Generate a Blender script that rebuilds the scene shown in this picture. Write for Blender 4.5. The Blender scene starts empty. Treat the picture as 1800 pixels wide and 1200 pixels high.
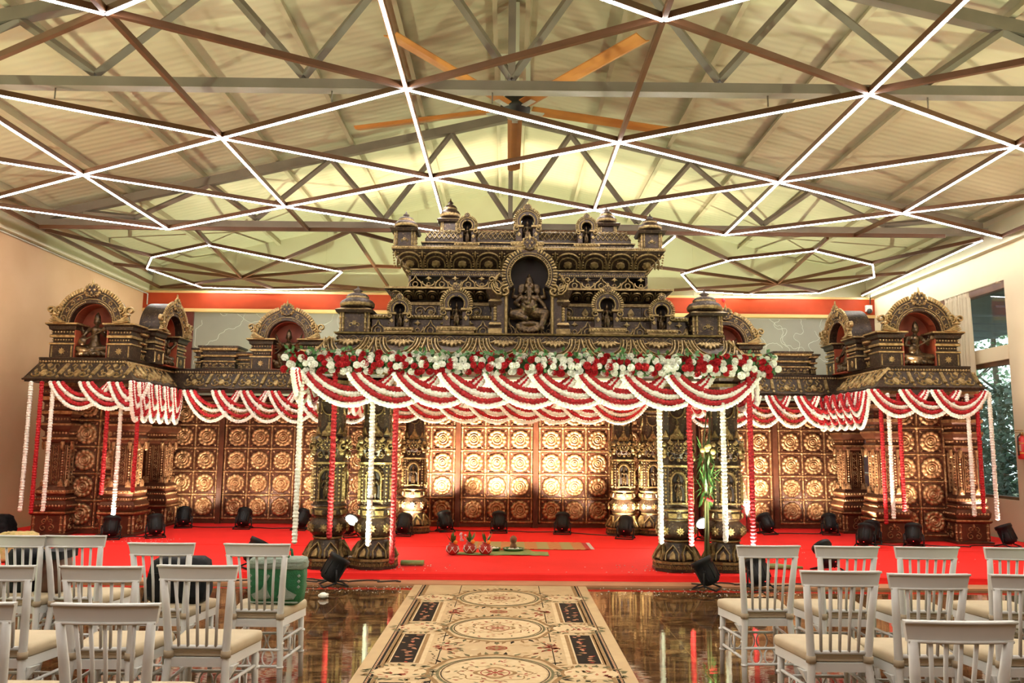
import bpy, math, random
from mathutils import Matrix, Vector
R = random.Random(7)
PI = math.pi
sin, cos = math.sin, math.cos
S = bpy.context.scene
COL = S.collection

# ------------------------------------------------------------------ camera
F, EYE = 1400.0, 1.57
Yc = Vector(((893 - 900) / F, (600 - 783) / F, -1)).normalized()
_r = math.radians(.57)
_k = -(cos(_r) * Yc[0] - sin(_r) * Yc[1]) / Yc[2]
Xc = Vector((cos(_r), -sin(_r), _k)).normalized()
Zc = Xc.cross(Yc)
cam = bpy.data.cameras.new('camera')
cam.sensor_width = 36
cam.lens = F / 1800 * 36
cam.clip_end = 200
camo = bpy.data.objects.new('camera', cam)
COL.objects.link(camo)
rot = Matrix((Xc, Yc, Zc))                       # camera axes in the room's axes
camo.matrix_world = Matrix.Translation((0, 0, EYE)) @ rot.to_4x4()
S.camera = camo

# ------------------------------------------------------------------ light of the place
S.view_settings.view_transform = 'Standard'
S.view_settings.look = 'None'
S.view_settings.gamma = 1
S.view_settings.exposure = 0.0
S.cycles.max_bounces = 7
S.cycles.diffuse_bounces = 3
S.cycles.glossy_bounces = 3
S.cycles.transmission_bounces = 4
S.cycles.transparent_max_bounces = 6
S.cycles.sample_clamp_indirect = 4
S.cycles.caustics_reflective = False
S.cycles.caustics_refractive = False
LED_POWER = 85.0
W = bpy.data.worlds.new('daylight')
S.world = W
W.use_nodes = True
W.node_tree.nodes['Background'].inputs[0].default_value = (.92, .97, 1, 1)
W.node_tree.nodes['Background'].inputs[1].default_value = 3.2


def spot(name, loc, target, power, col, size=60, blend=.7, rad=.06, parent=None):
    l = bpy.data.lights.new(name, 'SPOT')
    l.energy = power
    l.color = col
    l.spot_size = math.radians(size)
    l.spot_blend = blend
    l.shadow_soft_size = rad
    o = bpy.data.objects.new(name, l)
    COL.objects.link(o)
    d = Vector(target) - Vector(loc)
    o.matrix_world = Matrix.Translation(loc) @ d.to_track_quat('-Z', 'Y').to_matrix().to_4x4()
    return o


# ------------------------------------------------------------------ materials
def pm(name, c1, c2=None, sc=6, rough=.5, metal=0., bump=0., bsc=40, emit=None, es=0., rvar=0., spec=.5, detail=3):
    m = bpy.data.materials.new(name)
    m.use_nodes = True
    nt = m.node_tree
    b = nt.nodes['Principled BSDF']
    b.inputs['Roughness'].default_value = rough
    b.inputs['Metallic'].default_value = metal
    b.inputs['Specular IOR Level'].default_value = spec
    b.inputs['Base Color'].default_value = (*c1, 1)
    tc = nt.nodes.new('ShaderNodeTexCoord')
    if c2:
        n = nt.nodes.new('ShaderNodeTexNoise')
        n.inputs['Scale'].default_value = sc
        n.inputs['Detail'].default_value = detail
        nt.links.new(tc.outputs['Object'], n.inputs['Vector'])
        r = nt.nodes.new('ShaderNodeValToRGB')
        r.color_ramp.elements[0].position = .35
        r.color_ramp.elements[1].position = .65
        r.color_ramp.elements[0].color = (*c1, 1)
        r.color_ramp.elements[1].color = (*c2, 1)
        nt.links.new(n.outputs['Fac'], r.inputs['Fac'])
        nt.links.new(r.outputs['Color'], b.inputs['Base Color'])
    if bump:
        n2 = nt.nodes.new('ShaderNodeTexNoise')
        n2.inputs['Scale'].default_value = bsc
        n2.inputs['Detail'].default_value = 2
        nt.links.new(tc.outputs['Object'], n2.inputs['Vector'])
        bp = nt.nodes.new('ShaderNodeBump')
        bp.inputs['Strength'].default_value = bump
        bp.inputs['Distance'].default_value = .01
        nt.links.new(n2.outputs['Fac'], bp.inputs['Height'])
        nt.links.new(bp.outputs['Normal'], b.inputs['Normal'])
    if emit:
        b.inputs['Emission Color'].default_value = (*emit, 1)
        b.inputs['Emission Strength'].default_value = es
    return m


BRONZE = pm('aged_bronze', (.020, .010, .0055), (.046, .023, .012), 9, .40, .3, .35, 60)
GOLD = pm('rubbed_gold', (.36, .25, .105), (.17, .11, .042), 22, .42, .65, .5, 80)
COPPER = pm('copper_brown', (.075, .023, .011), (.115, .037, .018), 7, .36, .3, .3, 50)
CGOLD = pm('copper_gold', (.56, .34, .17), (.26, .12, .052), 18, .34, .7, .6, 90)
DARKV = pm('niche_painted_shade', (.014, .007, .005), None, rough=.8)  # near-black colour carries the shade inside niches and shrine recesses
RUST = pm('niche_rust', (.30, .055, .018), (.22, .04, .015), 5, .6)
FIGB = pm('statue_bronze', (.025, .013, .007), (.12, .072, .028), 26, .32, .6)
CREAMW = pm('white_ceiling_cloth', (.82, .76, .64), None, rough=.8)
WPETAL = pm('white_petals', (.90, .89, .80), (.80, .81, .69), 40, .8)
RPETAL = pm('red_petals', (.50, .006, .012), (.30, .004, .008), 40, .7)
LEAF = pm('rose_leaves', (.03, .10, .02), (.06, .17, .035), 20, .5)
MB_BRONZE = [BRONZE, GOLD]
# worn gilding caught on the fine carving of the bronze
for m_ in (BRONZE,):
    nt = m_.node_tree
    tc = nt.nodes.new('ShaderNodeTexCoord')
    n_ = nt.nodes.new('ShaderNodeTexNoise'); n_.inputs['Scale'].default_value = 34; n_.inputs['Detail'].default_value = 5; n_.inputs['Roughness'].default_value = .65
    nt.links.new(tc.outputs['Object'], n_.inputs['Vector'])
    r_ = nt.nodes.new('ShaderNodeValToRGB')
    r_.color_ramp.elements[0].position = .56; r_.color_ramp.elements[1].position = .68
    r_.color_ramp.elements[0].color = (0, 0, 0, 1); r_.color_ramp.elements[1].color = (.55, .55, .55, 1)
    nt.links.new(n_.outputs['Fac'], r_.inputs['Fac'])
    x_ = nt.nodes.new('ShaderNodeMix'); x_.data_type = 'RGBA'; x_.inputs[7].default_value = (.26, .18, .075, 1)
    pb = nt.nodes['Principled BSDF']
    src = pb.inputs['Base Color'].links[0].from_socket
    nt.links.new(r_.outputs['Color'], x_.inputs[0]); nt.links.new(src, x_.inputs[6]); nt.links.new(x_.outputs[2], pb.inputs['Base Color'])
WGOLD = pm('lit_rubbed_gold', (.52, .37, .16), (.26, .165, .06), 20, .38, .65, .5, 80)  # lighter copy of the gold, the wings' stronger light put into colour
MB_WING = [BRONZE, WGOLD]
MB_COPPER = [COPPER, CGOLD]


# ------------------------------------------------------------------ mesh builder
class MB:
    def __init__(s):
        s.v = []; s.f = []; s.m = []; s.sm = []; s.M = Matrix.Identity(4)

    def add(s, vs, fs, mi=0, smooth=False):
        k = len(s.v)
        M = s.M
        s.v.extend([tuple(M @ Vector(p)) for p in vs])
        s.f.extend([tuple(i + k for i in f) for f in fs])
        s.m.extend([mi] * len(fs))
        s.sm.extend([smooth] * len(fs))

    def box(s, x0, x1, y0, y1, z0, z1, mi=0, tx=0, ty=0):
        v = [(x0, y0, z0), (x1, y0, z0), (x1, y1, z0), (x0, y1, z0),
             (x0 + tx, y0 + ty, z1), (x1 - tx, y0 + ty, z1), (x1 - tx, y1 - ty, z1), (x0 + tx, y1 - ty, z1)]
        s.add(v, [(3, 2, 1, 0), (4, 5, 6, 7), (0, 1, 5, 4), (1, 2, 6, 5), (2, 3, 7, 6), (3, 0, 4, 7)], mi)

    def lathe(s, prof, n=24, mi=0, smooth=True, a0=0., cap=True, lobes=0, amp=0., mis=None, cx=0, cy=0, angs=None):
        vs = []; fs = []
        if angs: n = len(angs)
        for (r, z) in prof:
            for i in range(n):
                a = angs[i] if angs else a0 + 2 * PI * i / n
                rr = r * (1 + (amp * cos(lobes * a) if lobes else 0))
                vs.append((cx + rr * cos(a), cy + rr * sin(a), z))
        k = len(s.v)
        M = s.M
        s.v.extend([tuple(M @ Vector(p)) for p in vs])
        for j in range(len(prof) - 1):
            mm = mis[j] if mis else mi
            for i in range(n):
                i2 = (i + 1) % n
                s.f.append((k + j * n + i, k + j * n + i2, k + (j + 1) * n + i2, k + (j + 1) * n + i))
                s.m.append(mm); s.sm.append(smooth)
        if cap:
            s.f.append(tuple(k + i for i in reversed(range(n)))); s.m.append(mis[0] if mis else mi); s.sm.append(False)
            s.f.append(tuple(k + (len(prof) - 1) * n + i for i in range(n))); s.m.append(mis[-1] if mis else mi); s.sm.append(False)

    def sq(s, prof, mi=0, cx=0, cy=0, mis=None):      # square stepped column: half-widths
        s.lathe([(h * math.sqrt(2), z) for h, z in prof], 4, mi, False, PI / 4, True, mis=mis, cx=cx, cy=cy)

    def ring(s, x0, x1, y0, y1, prof, mi=0, mis=None, cap=True):   # mitred moulding round a rectangle
        vs = []
        for off, z in prof:
            vs += [(x0 - off, y0 - off, z), (x1 + off, y0 - off, z), (x1 + off, y1 + off, z), (x0 - off, y1 + off, z)]
        fs = []
        n = len(prof)
        for j in range(n - 1):
            fs = [(j * 4 + i, j * 4 + (i + 1) % 4, (j + 1) * 4 + (i + 1) % 4, (j + 1) * 4 + i) for i in range(4)]
            if j == 0:
                base = len(s.v)
                s.v.extend([tuple(s.M @ Vector(p)) for p in vs])
            for f in fs:
                s.f.append(tuple(base + i for i in f)); s.m.append(mis[j] if mis else mi); s.sm.append(False)
        if cap:
            s.f.append((base + 3, base + 2, base + 1, base)); s.m.append(mi); s.sm.append(False)
            k = base + (n - 1) * 4
            s.f.append((k, k + 1, k + 2, k + 3)); s.m.append(mi); s.sm.append(False)

    def tube(s, pts, r, n=8, mi=0, cap=True, smooth=True):
        pts = [Vector(p) for p in pts]
        rs = r if isinstance(r, (list, tuple)) else [r] * len(pts)
        vs = []; fs = []
        up = None
        for i, p in enumerate(pts):
            t = (pts[min(i + 1, len(pts) - 1)] - pts[max(i - 1, 0)])
            if t.length < 1e-9: t = Vector((0, 0, 1))
            t.normalize()
            if up is None:
                up = Vector((0, 0, 1)) if abs(t.z) < .9 else Vector((1, 0, 0))
            a = t.cross(up)
            if a.length < 1e-4: a = t.cross(Vector((.3, 1, .2)))
            a.normalize()
            b = a.cross(t)
            up = b
            for j in range(n):
                q = 2 * PI * j / n
                vs.append(p + (a * cos(q) + b * sin(q)) * rs[i])
        m = len(pts)
        for i in range(m - 1):
            for j in range(n):
                j2 = (j + 1) % n
                fs.append((i * n + j, i * n + j2, (i + 1) * n + j2, (i + 1) * n + j))
        s.add(vs, fs, mi, smooth)
        if cap:
            k = len(s.v) - m * n
            s.f.append(tuple(k + j for j in reversed(range(n)))); s.m.append(mi); s.sm.append(False)
            s.f.append(tuple(k + (m - 1) * n + j for j in range(n))); s.m.append(mi); s.sm.append(False)

    # ---- relief work on the local x-y plane, standing out along +z
    def ridge(s, pts, w, h, mi=1):
        n = len(pts)
        vs = []
        for i in range(n):
            x, y = pts[i]
            x0, y0 = pts[max(i - 1, 0)]; x1, y1 = pts[min(i + 1, n - 1)]
            dx, dy = x1 - x0, y1 - y0
            L = math.hypot(dx, dy) or 1
            nx, ny = -dy / L * w / 2, dx / L * w / 2
            vs += [(x + nx, y + ny, -.002), (x + nx * .45, y + ny * .45, h), (x - nx * .45, y - ny * .45, h), (x - nx, y - ny, -.002)]
        fs = []
        for i in range(n - 1):
            a = i * 4
            for q in range(3):
                fs.append((a + q + 1, a + q, a + 4 + q, a + 4 + q + 1))
        fs.append((0, 1, 2, 3)); k = (n - 1) * 4; fs.append((k + 3, k + 2, k + 1, k))
        s.add(vs, fs, mi)

    def bead(s, x, y, r, h=None, mi=1, n=6):
        h = h or r * .8
        vs = [(x + r * cos(2 * PI * i / n), y + r * sin(2 * PI * i / n), 0) for i in range(n)]
        vs += [(x + r * .65 * cos(2 * PI * i / n), y + r * .65 * sin(2 * PI * i / n), h * .75) for i in range(n)]
        vs.append((x, y, h))
        fs = [(i, (i + 1) % n, n + (i + 1) % n, n + i) for i in range(n)] + [(n + i, n + (i + 1) % n, 2 * n) for i in range(n)]
        s.add(vs, fs, mi, True)

    def beads(s, x0, x1, y, r, step, mi=1):
        n = max(1, int(abs(x1 - x0) / step))
        for i in range(n):
            s.bead(x0 + (i + .5) * (x1 - x0) / n, y, r, mi=mi)

    def plate(s, pts, h, mi=1, c=None, dome=1.25):        # raised, slightly domed cut-out
        n = len(pts)
        cx = sum(p[0] for p in pts) / n if c is None else c[0]
        cy = sum(p[1] for p in pts) / n if c is None else c[1]
        vs = [(x, y, -.002) for x, y in pts] + [(cx + (x - cx) * .85, cy + (y - cy) * .85, h) for x, y in pts] + [(cx, cy, h * dome)]
        fs = [(i, (i + 1) % n, n + (i + 1) % n, n + i) for i in range(n)] + [(n + i, n + (i + 1) % n, 2 * n) for i in range(n)]
        s.add(vs, fs, mi)

    def arcp(s, cx, cy, rx, ry, a0, a1, n=16):
        return [(cx + rx * cos(a0 + (a1 - a0) * i / n), cy + ry * sin(a0 + (a1 - a0) * i / n)) for i in range(n + 1)]

    def spiral(s, cx, cy, r, a0, turns, w, h, mi=1, sgn=1, n=18, rin=.15):
        p = [(cx + r * (1 - (1 - rin) * i / n) * cos(a0 + sgn * turns * 2 * PI * i / n),
              cy + r * (1 - (1 - rin) * i / n) * sin(a0 + sgn * turns * 2 * PI * i / n)) for i in range(n + 1)]
        s.ridge(p, w, h, mi)

    def flower(s, cx, cy, r, h, n=8, mi=1):
        p = []
        for i in range(n * 2):
            rr = r if i % 2 == 0 else r * .62
            p.append((cx + rr * cos(PI * i / n), cy + rr * sin(PI * i / n)))
        s.plate(p, h * .6, mi)
        s.M_off(cx, cy, h * .5, lambda: s.bead(0, 0, r * .35, h * .6, mi))

    def M_off(s, x, y, z, fn):
        old = s.M
        s.M = old @ Matrix.Translation((x, y, z))
        fn()
        s.M = old

    def build(s, name, mats, parent=None, loc=None, rz=None):
        me = s.mesh(name, mats)
        return put(name, me, parent, loc, rz)

    def mesh(s, name, mats):
        me = bpy.data.meshes.new(name)
        me.from_pydata(s.v, [], s.f)
        for m in (mats if isinstance(mats, (list, tuple)) else [mats]):
            me.materials.append(m)
        me.polygons.foreach_set('material_index', s.m)
        me.polygons.foreach_set('use_smooth', s.sm)
        me.update()
        return me


def put(name, me, parent=None, loc=None, rz=None, scale=None):
    o = bpy.data.objects.new(name, me)
    COL.objects.link(o)
    if parent: o.parent = parent
    if loc is not None: o.location = loc
    if rz is not None:
        o.rotation_euler = rz if isinstance(rz, (tuple, list)) else (0, 0, rz)
    if scale is not None: o.scale = scale if isinstance(scale, (tuple, list)) else (scale,) * 3
    return o


def tag(o, label=None, cat=None, group=None, kind=None):
    if label: o['label'] = label
    if cat: o['category'] = cat
    if group: o['group'] = group
    if kind: o['kind'] = kind
    return o


def empty(name, loc=(0, 0, 0), rz=0):
    o = bpy.data.objects.new(name, None)
    COL.objects.link(o)
    o.empty_display_size = .1
    o.location = loc
    o.rotation_euler = (0, 0, rz)
    return o


def copy_tree(o, parent=None):
    c = o.copy()
    COL.objects.link(c)
    c.parent = parent
    for ch in list(o.children):
        copy_tree(ch, c)
    return c


def FR(o, u, v):
    u = Vector(u).normalized(); v = Vector(v).normalized()
    n = u.cross(v).normalized(); v = n.cross(u)
    return Matrix(((u.x, v.x, n.x, o[0]), (u.y, v.y, n.y, o[1]), (u.z, v.z, n.z, o[2]), (0, 0, 0, 1)))


def structure(o):
    o['kind'] = 'structure'
    return o


def ordinal(i):
    return ['first', 'second', 'third', 'fourth', 'fifth', 'sixth', 'seventh', 'eighth', 'ninth', 'tenth', 'eleventh', 'twelfth'][i]


# ------------------------------------------------------------------ relief motifs (cell of width w, height h, lower-left origin)
def m_scroll(b, x, y, w, h, t=.012, d=.012, mi=1):          # pair of scrolls round a bud
    r = min(w * .24, h * .3)
    b.spiral(x + w * .27, y + h * .45, r, PI * .9, 1.35, t, d, mi, -1)
    b.spiral(x + w * .73, y + h * .45, r, PI * .1, 1.35, t, d, mi, 1)
    b.ridge([(x, y + h * .1), (x + w * .12, y + h * .22), (x + w * .27, y + h * .12), (x + w * .5, y + h * .2), (x + w * .73, y + h * .12), (x + w * .88, y + h * .22), (x + w, y + h * .1)], t, d, mi)
    b.plate([(x + w * .5, y + h * .95), (x + w * .42, y + h * .7), (x + w * .5, y + h * .5), (x + w * .58, y + h * .7)], d, mi)
    b.plate([(x + w * .1, y + h * .9), (x + w * .02, y + h * .72), (x + w * .1, y + h * .62), (x + w * .2, y + h * .78)], d, mi)
    b.plate([(x + w * .9, y + h * .9), (x + w * .98, y + h * .72), (x + w * .9, y + h * .62), (x + w * .8, y + h * .78)], d, mi)


def m_lotus(b, x, y, w, h, t=.012, d=.014, mi=1):           # arched petal with an inner heart
    for k, s in enumerate((1., .72)):
        p = []
        for i in range(15):
            a = PI * i / 14
            p.append((x + w * .5 - w * .47 * s * cos(a) * (1 + .12 * sin(a)), y + h * .05 + h * .86 * s * sin(a) ** .8))
        b.ridge(p, t, d * (1 - .2 * k), mi)
    b.plate([(x + w * .5, y + h * .48), (x + w * .36, y + h * .4), (x + w * .32, y + h * .2), (x + w * .42, y + h * .06), (x + w * .5, y + h * .16),
             (x + w * .58, y + h * .06), (x + w * .68, y + h * .2), (x + w * .64, y + h * .4)], d * 1.2, mi)
    b.plate([(x - w * .05, y + h * .9), (x, y + h * .55), (x + w * .05, y + h * .9), (x, y + h)], d, mi)


def m_lattice(b, x, y, w, h, t=.02, d=.03, mi=1):           # cusped arch, ring and trefoil fretwork
    b.ridge([(x, y), (x + w * .02, y + h * .35), (x + w * .1, y + h * .55), (x + w * .17, y + h * .62), (x + w * .25, y + h * .95), (x + w * .33, y + h * .62),
             (x + w * .4, y + h * .55), (x + w * .48, y + h * .35), (x + w * .5, y)], t, d, mi)
    b.ridge(b.arcp(x + w * .25, y + h * .27, h * .2, h * .2, 0, 2 * PI, 12), t * .8, d * .8, mi)
    b.ridge(b.arcp(x + w * .75, y + h * .5, w * .24, h * .4, PI, 2 * PI, 10), t, d, mi)
    b.ridge(b.arcp(x + w * .75, y + h * .28, h * .13, h * .13, 0, 2 * PI, 10), t * .7, d * .8, mi)
    b.plate([(x + w * .75, y + h), (x + w * .69, y + h * .82), (x + w * .6, y + h * .74), (x + w * .71, y + h * .68), (x + w * .75, y + h * .55), (x + w * .79, y + h * .68),
             (x + w * .9, y + h * .74), (x + w * .81, y + h * .82)], d * .8, mi)


def m_vine(b, x, y, w, h, t=.01, d=.01, mi=1):              # running wave with buds
    b.ridge([(x + w * i / 12, y + h * (.5 + .34 * sin(2 * PI * i / 12))) for i in range(13)], t, d, mi)
    b.spiral(x + w * .25, y + h * .36, h * .22, 0, 1, t * .8, d, mi, 1, 10)
    b.spiral(x + w * .75, y + h * .64, h * .22, PI, 1, t * .8, d, mi, 1, 10)


def m_bigscroll(b, x, y, w, h, t=.016, d=.016, mi=1):       # eave scrollwork: basket bud, curls, triple stalk
    cx = x + w * .45
    b.plate(b.arcp(cx, y + h * .36, w * .105, h * .2, 0, 2 * PI, 10)[:-1], d * 1.3, mi)
    for sg in (-1, 1):
        b.spiral(cx + sg * w * .2, y + h * .3, h * .2, PI / 2 - sg * PI / 2, 1.2, t, d, mi, -sg, 14)
        b.ridge([(cx + sg * w * .05, y + h * .62), (cx + sg * w * .14, y + h * .55), (cx + sg * w * .2, y + h * .68), (cx + sg * w * .16, y + h * .86), (cx + sg * w * .24, y + h * .92), (cx + sg * w * .3, y + h * .8)], t, d, mi)
        b.plate([(cx + sg * w * .28, y + h * .62), (cx + sg * w * .34, y + h * .5), (cx + sg * w * .3, y + h * .38), (cx + sg * w * .25, y + h * .5)], d, mi)
    b.plate([(cx - w * .1, y + h * .88), (cx, y + h * .7), (cx + w * .1, y + h * .88), (cx, y + h * .97)], d, mi)
    for k in (-1, 0, 1):
        b.ridge([(x + w * .93 + k * w * .035 + .0, y + h * .28), (x + w * .955 + k * w * .035, y + h * .6), (x + w * .99 + k * w * .035, y + h * .92)], t * 1.3, d * 1.3, mi)
    b.plate([(x + w * .88, y + h * .1), (x + w * .93, y + h * .22), (x + w * .99, y + h * .1), (x + w * .93, y + h * .03)], d, mi)


def band(b, M, L, h, fn, w, **kw):
    n = max(1, round(L / w))
    old = b.M
    b.M = old @ M
    for i in range(n):
        fn(b, i * L / n, 0, L / n, h, **kw)
    b.M = old


def on(b, M, fn):
    old = b.M
    b.M = old @ M
    fn()
    b.M = old
# ================================================================== THE ROOM
XL, XR, YB, YF = -8.41, 8.41, 18.2, -5.0
WALLM = pm('warm_lit_cream_wall', (.62, .40, .22), (.57, .36, .19), 1.2, .75, bump=.05)  # tan tone carries the warm light on the left wall
WALLR = pm('pale_cream_wall', (.72, .60, .40), (.68, .56, .37), 1.5, .7)
ROOFM = pm('roof_sheet', (.60, .55, .385), (.52, .475, .32), .7, .45, 0, 0)
TRUSSM = pm('grey_truss_paint', (.235, .195, .15), (.20, .165, .125), 3, .5)
BARM = pm('brown_frame_paint', (.13, .052, .022), (.10, .04, .016), 3, .4)
LEDM = pm('led_diffuser', (.9, .9, .9), None, rough=.4, emit=(1, .96, .93), es=LED_POWER)
PURL = pm('purlin_paint', (.50, .44, .30), (.45, .39, .26), 3, .5)


def roof_z(x):
    return 7.55 - .235 * abs(x)


# ribs in the roof sheets: fine bump running down the slope
nt = ROOFM.node_tree
tc = nt.nodes.new('ShaderNodeTexCoord')
wv = nt.nodes.new('ShaderNodeTexWave'); wv.wave_type = 'BANDS'; wv.bands_direction = 'Y'
wv.inputs['Scale'].default_value = 2.2; wv.inputs['Distortion'].default_value = .15
nt.links.new(tc.outputs['Object'], wv.inputs['Vector'])
bp = nt.nodes.new('ShaderNodeBump'); bp.inputs['Strength'].default_value = .25; bp.inputs['Distance'].default_value = .02
nt.links.new(wv.outputs['Fac'], bp.inputs['Height'])
nt.links.new(bp.outputs['Normal'], nt.nodes['Principled BSDF'].inputs['Normal'])

# floor: polished dark marble tiles
FLOORM = bpy.data.materials.new('polished_brown_marble')
FLOORM.use_nodes = True
nt = FLOORM.node_tree
b = nt.nodes['Principled BSDF']
tc = nt.nodes.new('ShaderNodeTexCoord')
mp = nt.nodes.new('ShaderNodeMapping'); mp.inputs['Scale'].default_value = (.9, 2.6, 1)
nt.links.new(tc.outputs['Object'], mp.inputs['Vector'])
n1 = nt.nodes.new('ShaderNodeTexNoise'); n1.inputs['Scale'].default_value = 2.3; n1.inputs['Detail'].default_value = 9; n1.inputs['Distortion'].default_value = 1.6
nt.links.new(mp.outputs[0], n1.inputs['Vector'])
rp = nt.nodes.new('ShaderNodeValToRGB')
e = rp.color_ramp.elements
e[0].position = .3; e[0].color = (.026, .012, .006, 1)
e[1].position = .75; e[1].color = (.27, .145, .055, 1)
k = e.new(.5); k.color = (.075, .035, .014, 1)
nt.links.new(n1.outputs['Fac'], rp.inputs['Fac'])
br = nt.nodes.new('ShaderNodeTexBrick'); br.offset = 0
br.inputs['Color1'].default_value = (1, 1, 1, 1); br.inputs['Color2'].default_value = (1, 1, 1, 1); br.inputs['Mortar'].default_value = (0, 0, 0, 1)
br.inputs['Scale'].default_value = 1; br.inputs['Mortar Size'].default_value = .004
br.inputs['Brick Width'].default_value = .77; br.inputs['Row Height'].default_value = .77
mp2 = nt.nodes.new('ShaderNodeMapping'); mp2.inputs['Location'].default_value = (.13, .3, 0)
nt.links.new(tc.outputs['Object'], mp2.inputs['Vector']); nt.links.new(mp2.outputs[0], br.inputs['Vector'])
mx = nt.nodes.new('ShaderNodeMix'); mx.data_type = 'RGBA'
nt.links.new(br.outputs['Fac'], mx.inputs[0]); nt.links.new(rp.outputs[0], mx.inputs[6]); mx.inputs[7].default_value = (.25, .14, .05, 1)
nt.links.new(mx.outputs[2], b.inputs['Base Color'])
n3 = nt.nodes.new('ShaderNodeTexNoise'); n3.inputs['Scale'].default_value = 5; n3.inputs['Detail'].default_value = 3
nt.links.new(mp.outputs[0], n3.inputs['Vector'])
bp = nt.nodes.new('ShaderNodeBump'); bp.inputs['Strength'].default_value = .055; bp.inputs['Distance'].default_value = .01
nt.links.new(n3.outputs['Fac'], bp.inputs['Height']); nt.links.new(bp.outputs['Normal'], b.inputs['Normal'])
b.inputs['Roughness'].default_value = .035
b.inputs['IOR'].default_value = 1.9
b.inputs['Specular IOR Level'].default_value = .5

m = MB(); m.box(XL - .2, XR + .2, YF, YB + .2, -.12, 0)
structure(m.build('floor', FLOORM))
m = MB(); m.box(XL - .2, XL, YF, YB + .2, 0, 5.75)
structure(m.build('wall_left', WALLM))
m = MB(); m.box(XL - .2, XR + .2, YF - .2, YF, 0, 7.7)
structure(m.build('wall_rear', WALLM))
# right wall with the tall window opening
WY0, WY1, WZ0, WZ1 = 13.27, 17.75, .75, 4.45
m = MB()
m.box(XR, XR + .28, YF, WY0, 0, 5.75)
m.box(XR, XR + .28, WY1, YB + .2, 0, 5.75)
m.box(XR, XR + .28, WY0, WY1, 0, WZ0)
m.box(XR, XR + .28, WY0, WY1, WZ1, 5.75)
structure(m.build('wall_right', WALLR))
# back wall and the pale gable over it
m = MB(); m.box(XL, XR, YB, YB + .2, 0, 5.0)
m.box(XL, XR, YB, YB + .2, 5.0, 5.6)
m.add([(XL, YB, 5.6), (XR, YB, 5.6), (0, YB, 7.6), (XL, YB + .2, 5.6), (XR, YB + .2, 5.6), (0, YB + .2, 7.6)], [(0, 1, 2), (5, 4, 3), (0, 3, 4, 1), (1, 4, 5, 2), (2, 5, 3, 0)])
for x in (-6.4, -4.3, -2.2, 2.2, 4.3, 6.4):          # sheet joints of the gable
    m.box(x - .02, x + .02, YB - .012, YB, 5.05, roof_z(x) - .05)
structure(m.build('wall_back', pm('pale_gable_sheet', (.74, .72, .50), (.68, .64, .42), .8, .5)))
# roof
m = MB()
for s in (-1, 1):
    xe = s * 8.75
    v = [(0, YF, 7.55), (xe, YF, roof_z(8.75)), (xe, YB + .2, roof_z(8.75)), (0, YB + .2, 7.55)]
    v += [(p[0], p[1], p[2] + .12) for p in v]
    m.add(v, [(0, 1, 2, 3), (7, 6, 5, 4), (0, 4, 5, 1), (1, 5, 6, 2), (2, 6, 7, 3), (3, 7, 4, 0)])
ceil = structure(m.build('ceiling', ROOFM))
for x in (-8.1, -6.7, -5.4, -4.1, -2.8, -1.5, -.25, .25, 1.5, 2.8, 4.1, 5.4, 6.7, 8.1):
    p = MB()
    z = roof_z(x)
    p.M = Matrix.Translation((x, 0, z)) @ Matrix.Rotation(math.atan(.235) * (1 if x > 0 else -1), 4, 'Y')
    p.box(-.02, .02, YF, YB, -.11, .0)
    p.box(-.045, .02, YF, YB, -.12, -.11)
    structure(p.build('purlin', PURL, ceil))
# eave beams along the side walls
m = MB(); m.box(XL, XL + .12, YF, YB, 5.02, 5.42)
structure(m.build('trim_1', pm('eave_beam_paint', (.62, .58, .40), None, rough=.6)))
m = MB(); m.box(XR - .12, XR, YF, YB, 5.02, 5.42)
structure(m.build('trim_2', bpy.data.materials['eave_beam_paint']))
# red-brown beam and end panels on the back wall, mural between them
REDB = pm('red_brown_lacquer', (.42, .050, .012), (.34, .040, .010), 2, .55, spec=.2)
GTRIM = pm('ochre_trim', (.62, .38, .14), None, rough=.45)
m = MB(); m.box(XL, XR, YB - .16, YB, 4.62, 4.98)
structure(m.build('trim_3', REDB))
m = MB(); m.box(XL, XR, YB - .18, YB, 4.55, 4.62); m.box(XL, XR, YB - .18, YB, 4.98, 5.03)
structure(m.build('trim_4', GTRIM))
for i, (a, c) in enumerate(((XL, -7.25), (7.55, XR))):
    m = MB(); m.box(a, c, YB - .12, YB, 0, 4.55); m.box((a + c) / 2 - .28, (a + c) / 2 + .28, YB - .15, YB - .12, .2, 4.5)
    structure(m.build('trim_%d' % (5 + i), pm('dark_red_panel', (.10, .012, .006), (.08, .010, .005), 2, .4)))
mur = MB(); mur.box(-7.25, 7.55, YB - .06, YB, 0, 4.55)
muro = mur.build('wall_mural', pm('grey_mural_board', (.25, .23, .18), (.22, .20, .16), 1, .35))
tag(muro, 'large grey mural board with white contour line drawing on the back wall', 'mural')
ln = MB()
rr = random.Random(3)
ln.M = FR((0, YB - .06, 0), (1, 0, 0), (0, 0, 1))
for i in range(46):
    x = -7.0 + i * .318 + rr.uniform(-.14, .14); z = 4.53 - (rr.uniform(0, .3) if i % 4 == 0 else 0)
    a = -PI / 2 + rr.uniform(-.5, .5)
    pts = []
    for k in range(44):
        pts.append((min(max(x, -7.2), 7.5), min(max(z, 2.9), 4.53)))
        a += rr.uniform(-.9, .9)
        a = a * .94 + (-PI / 2) * .06
        x += .045 * cos(a); z += .045 * sin(a)
    ln.ridge(pts, .011, .005, 0)
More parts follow.
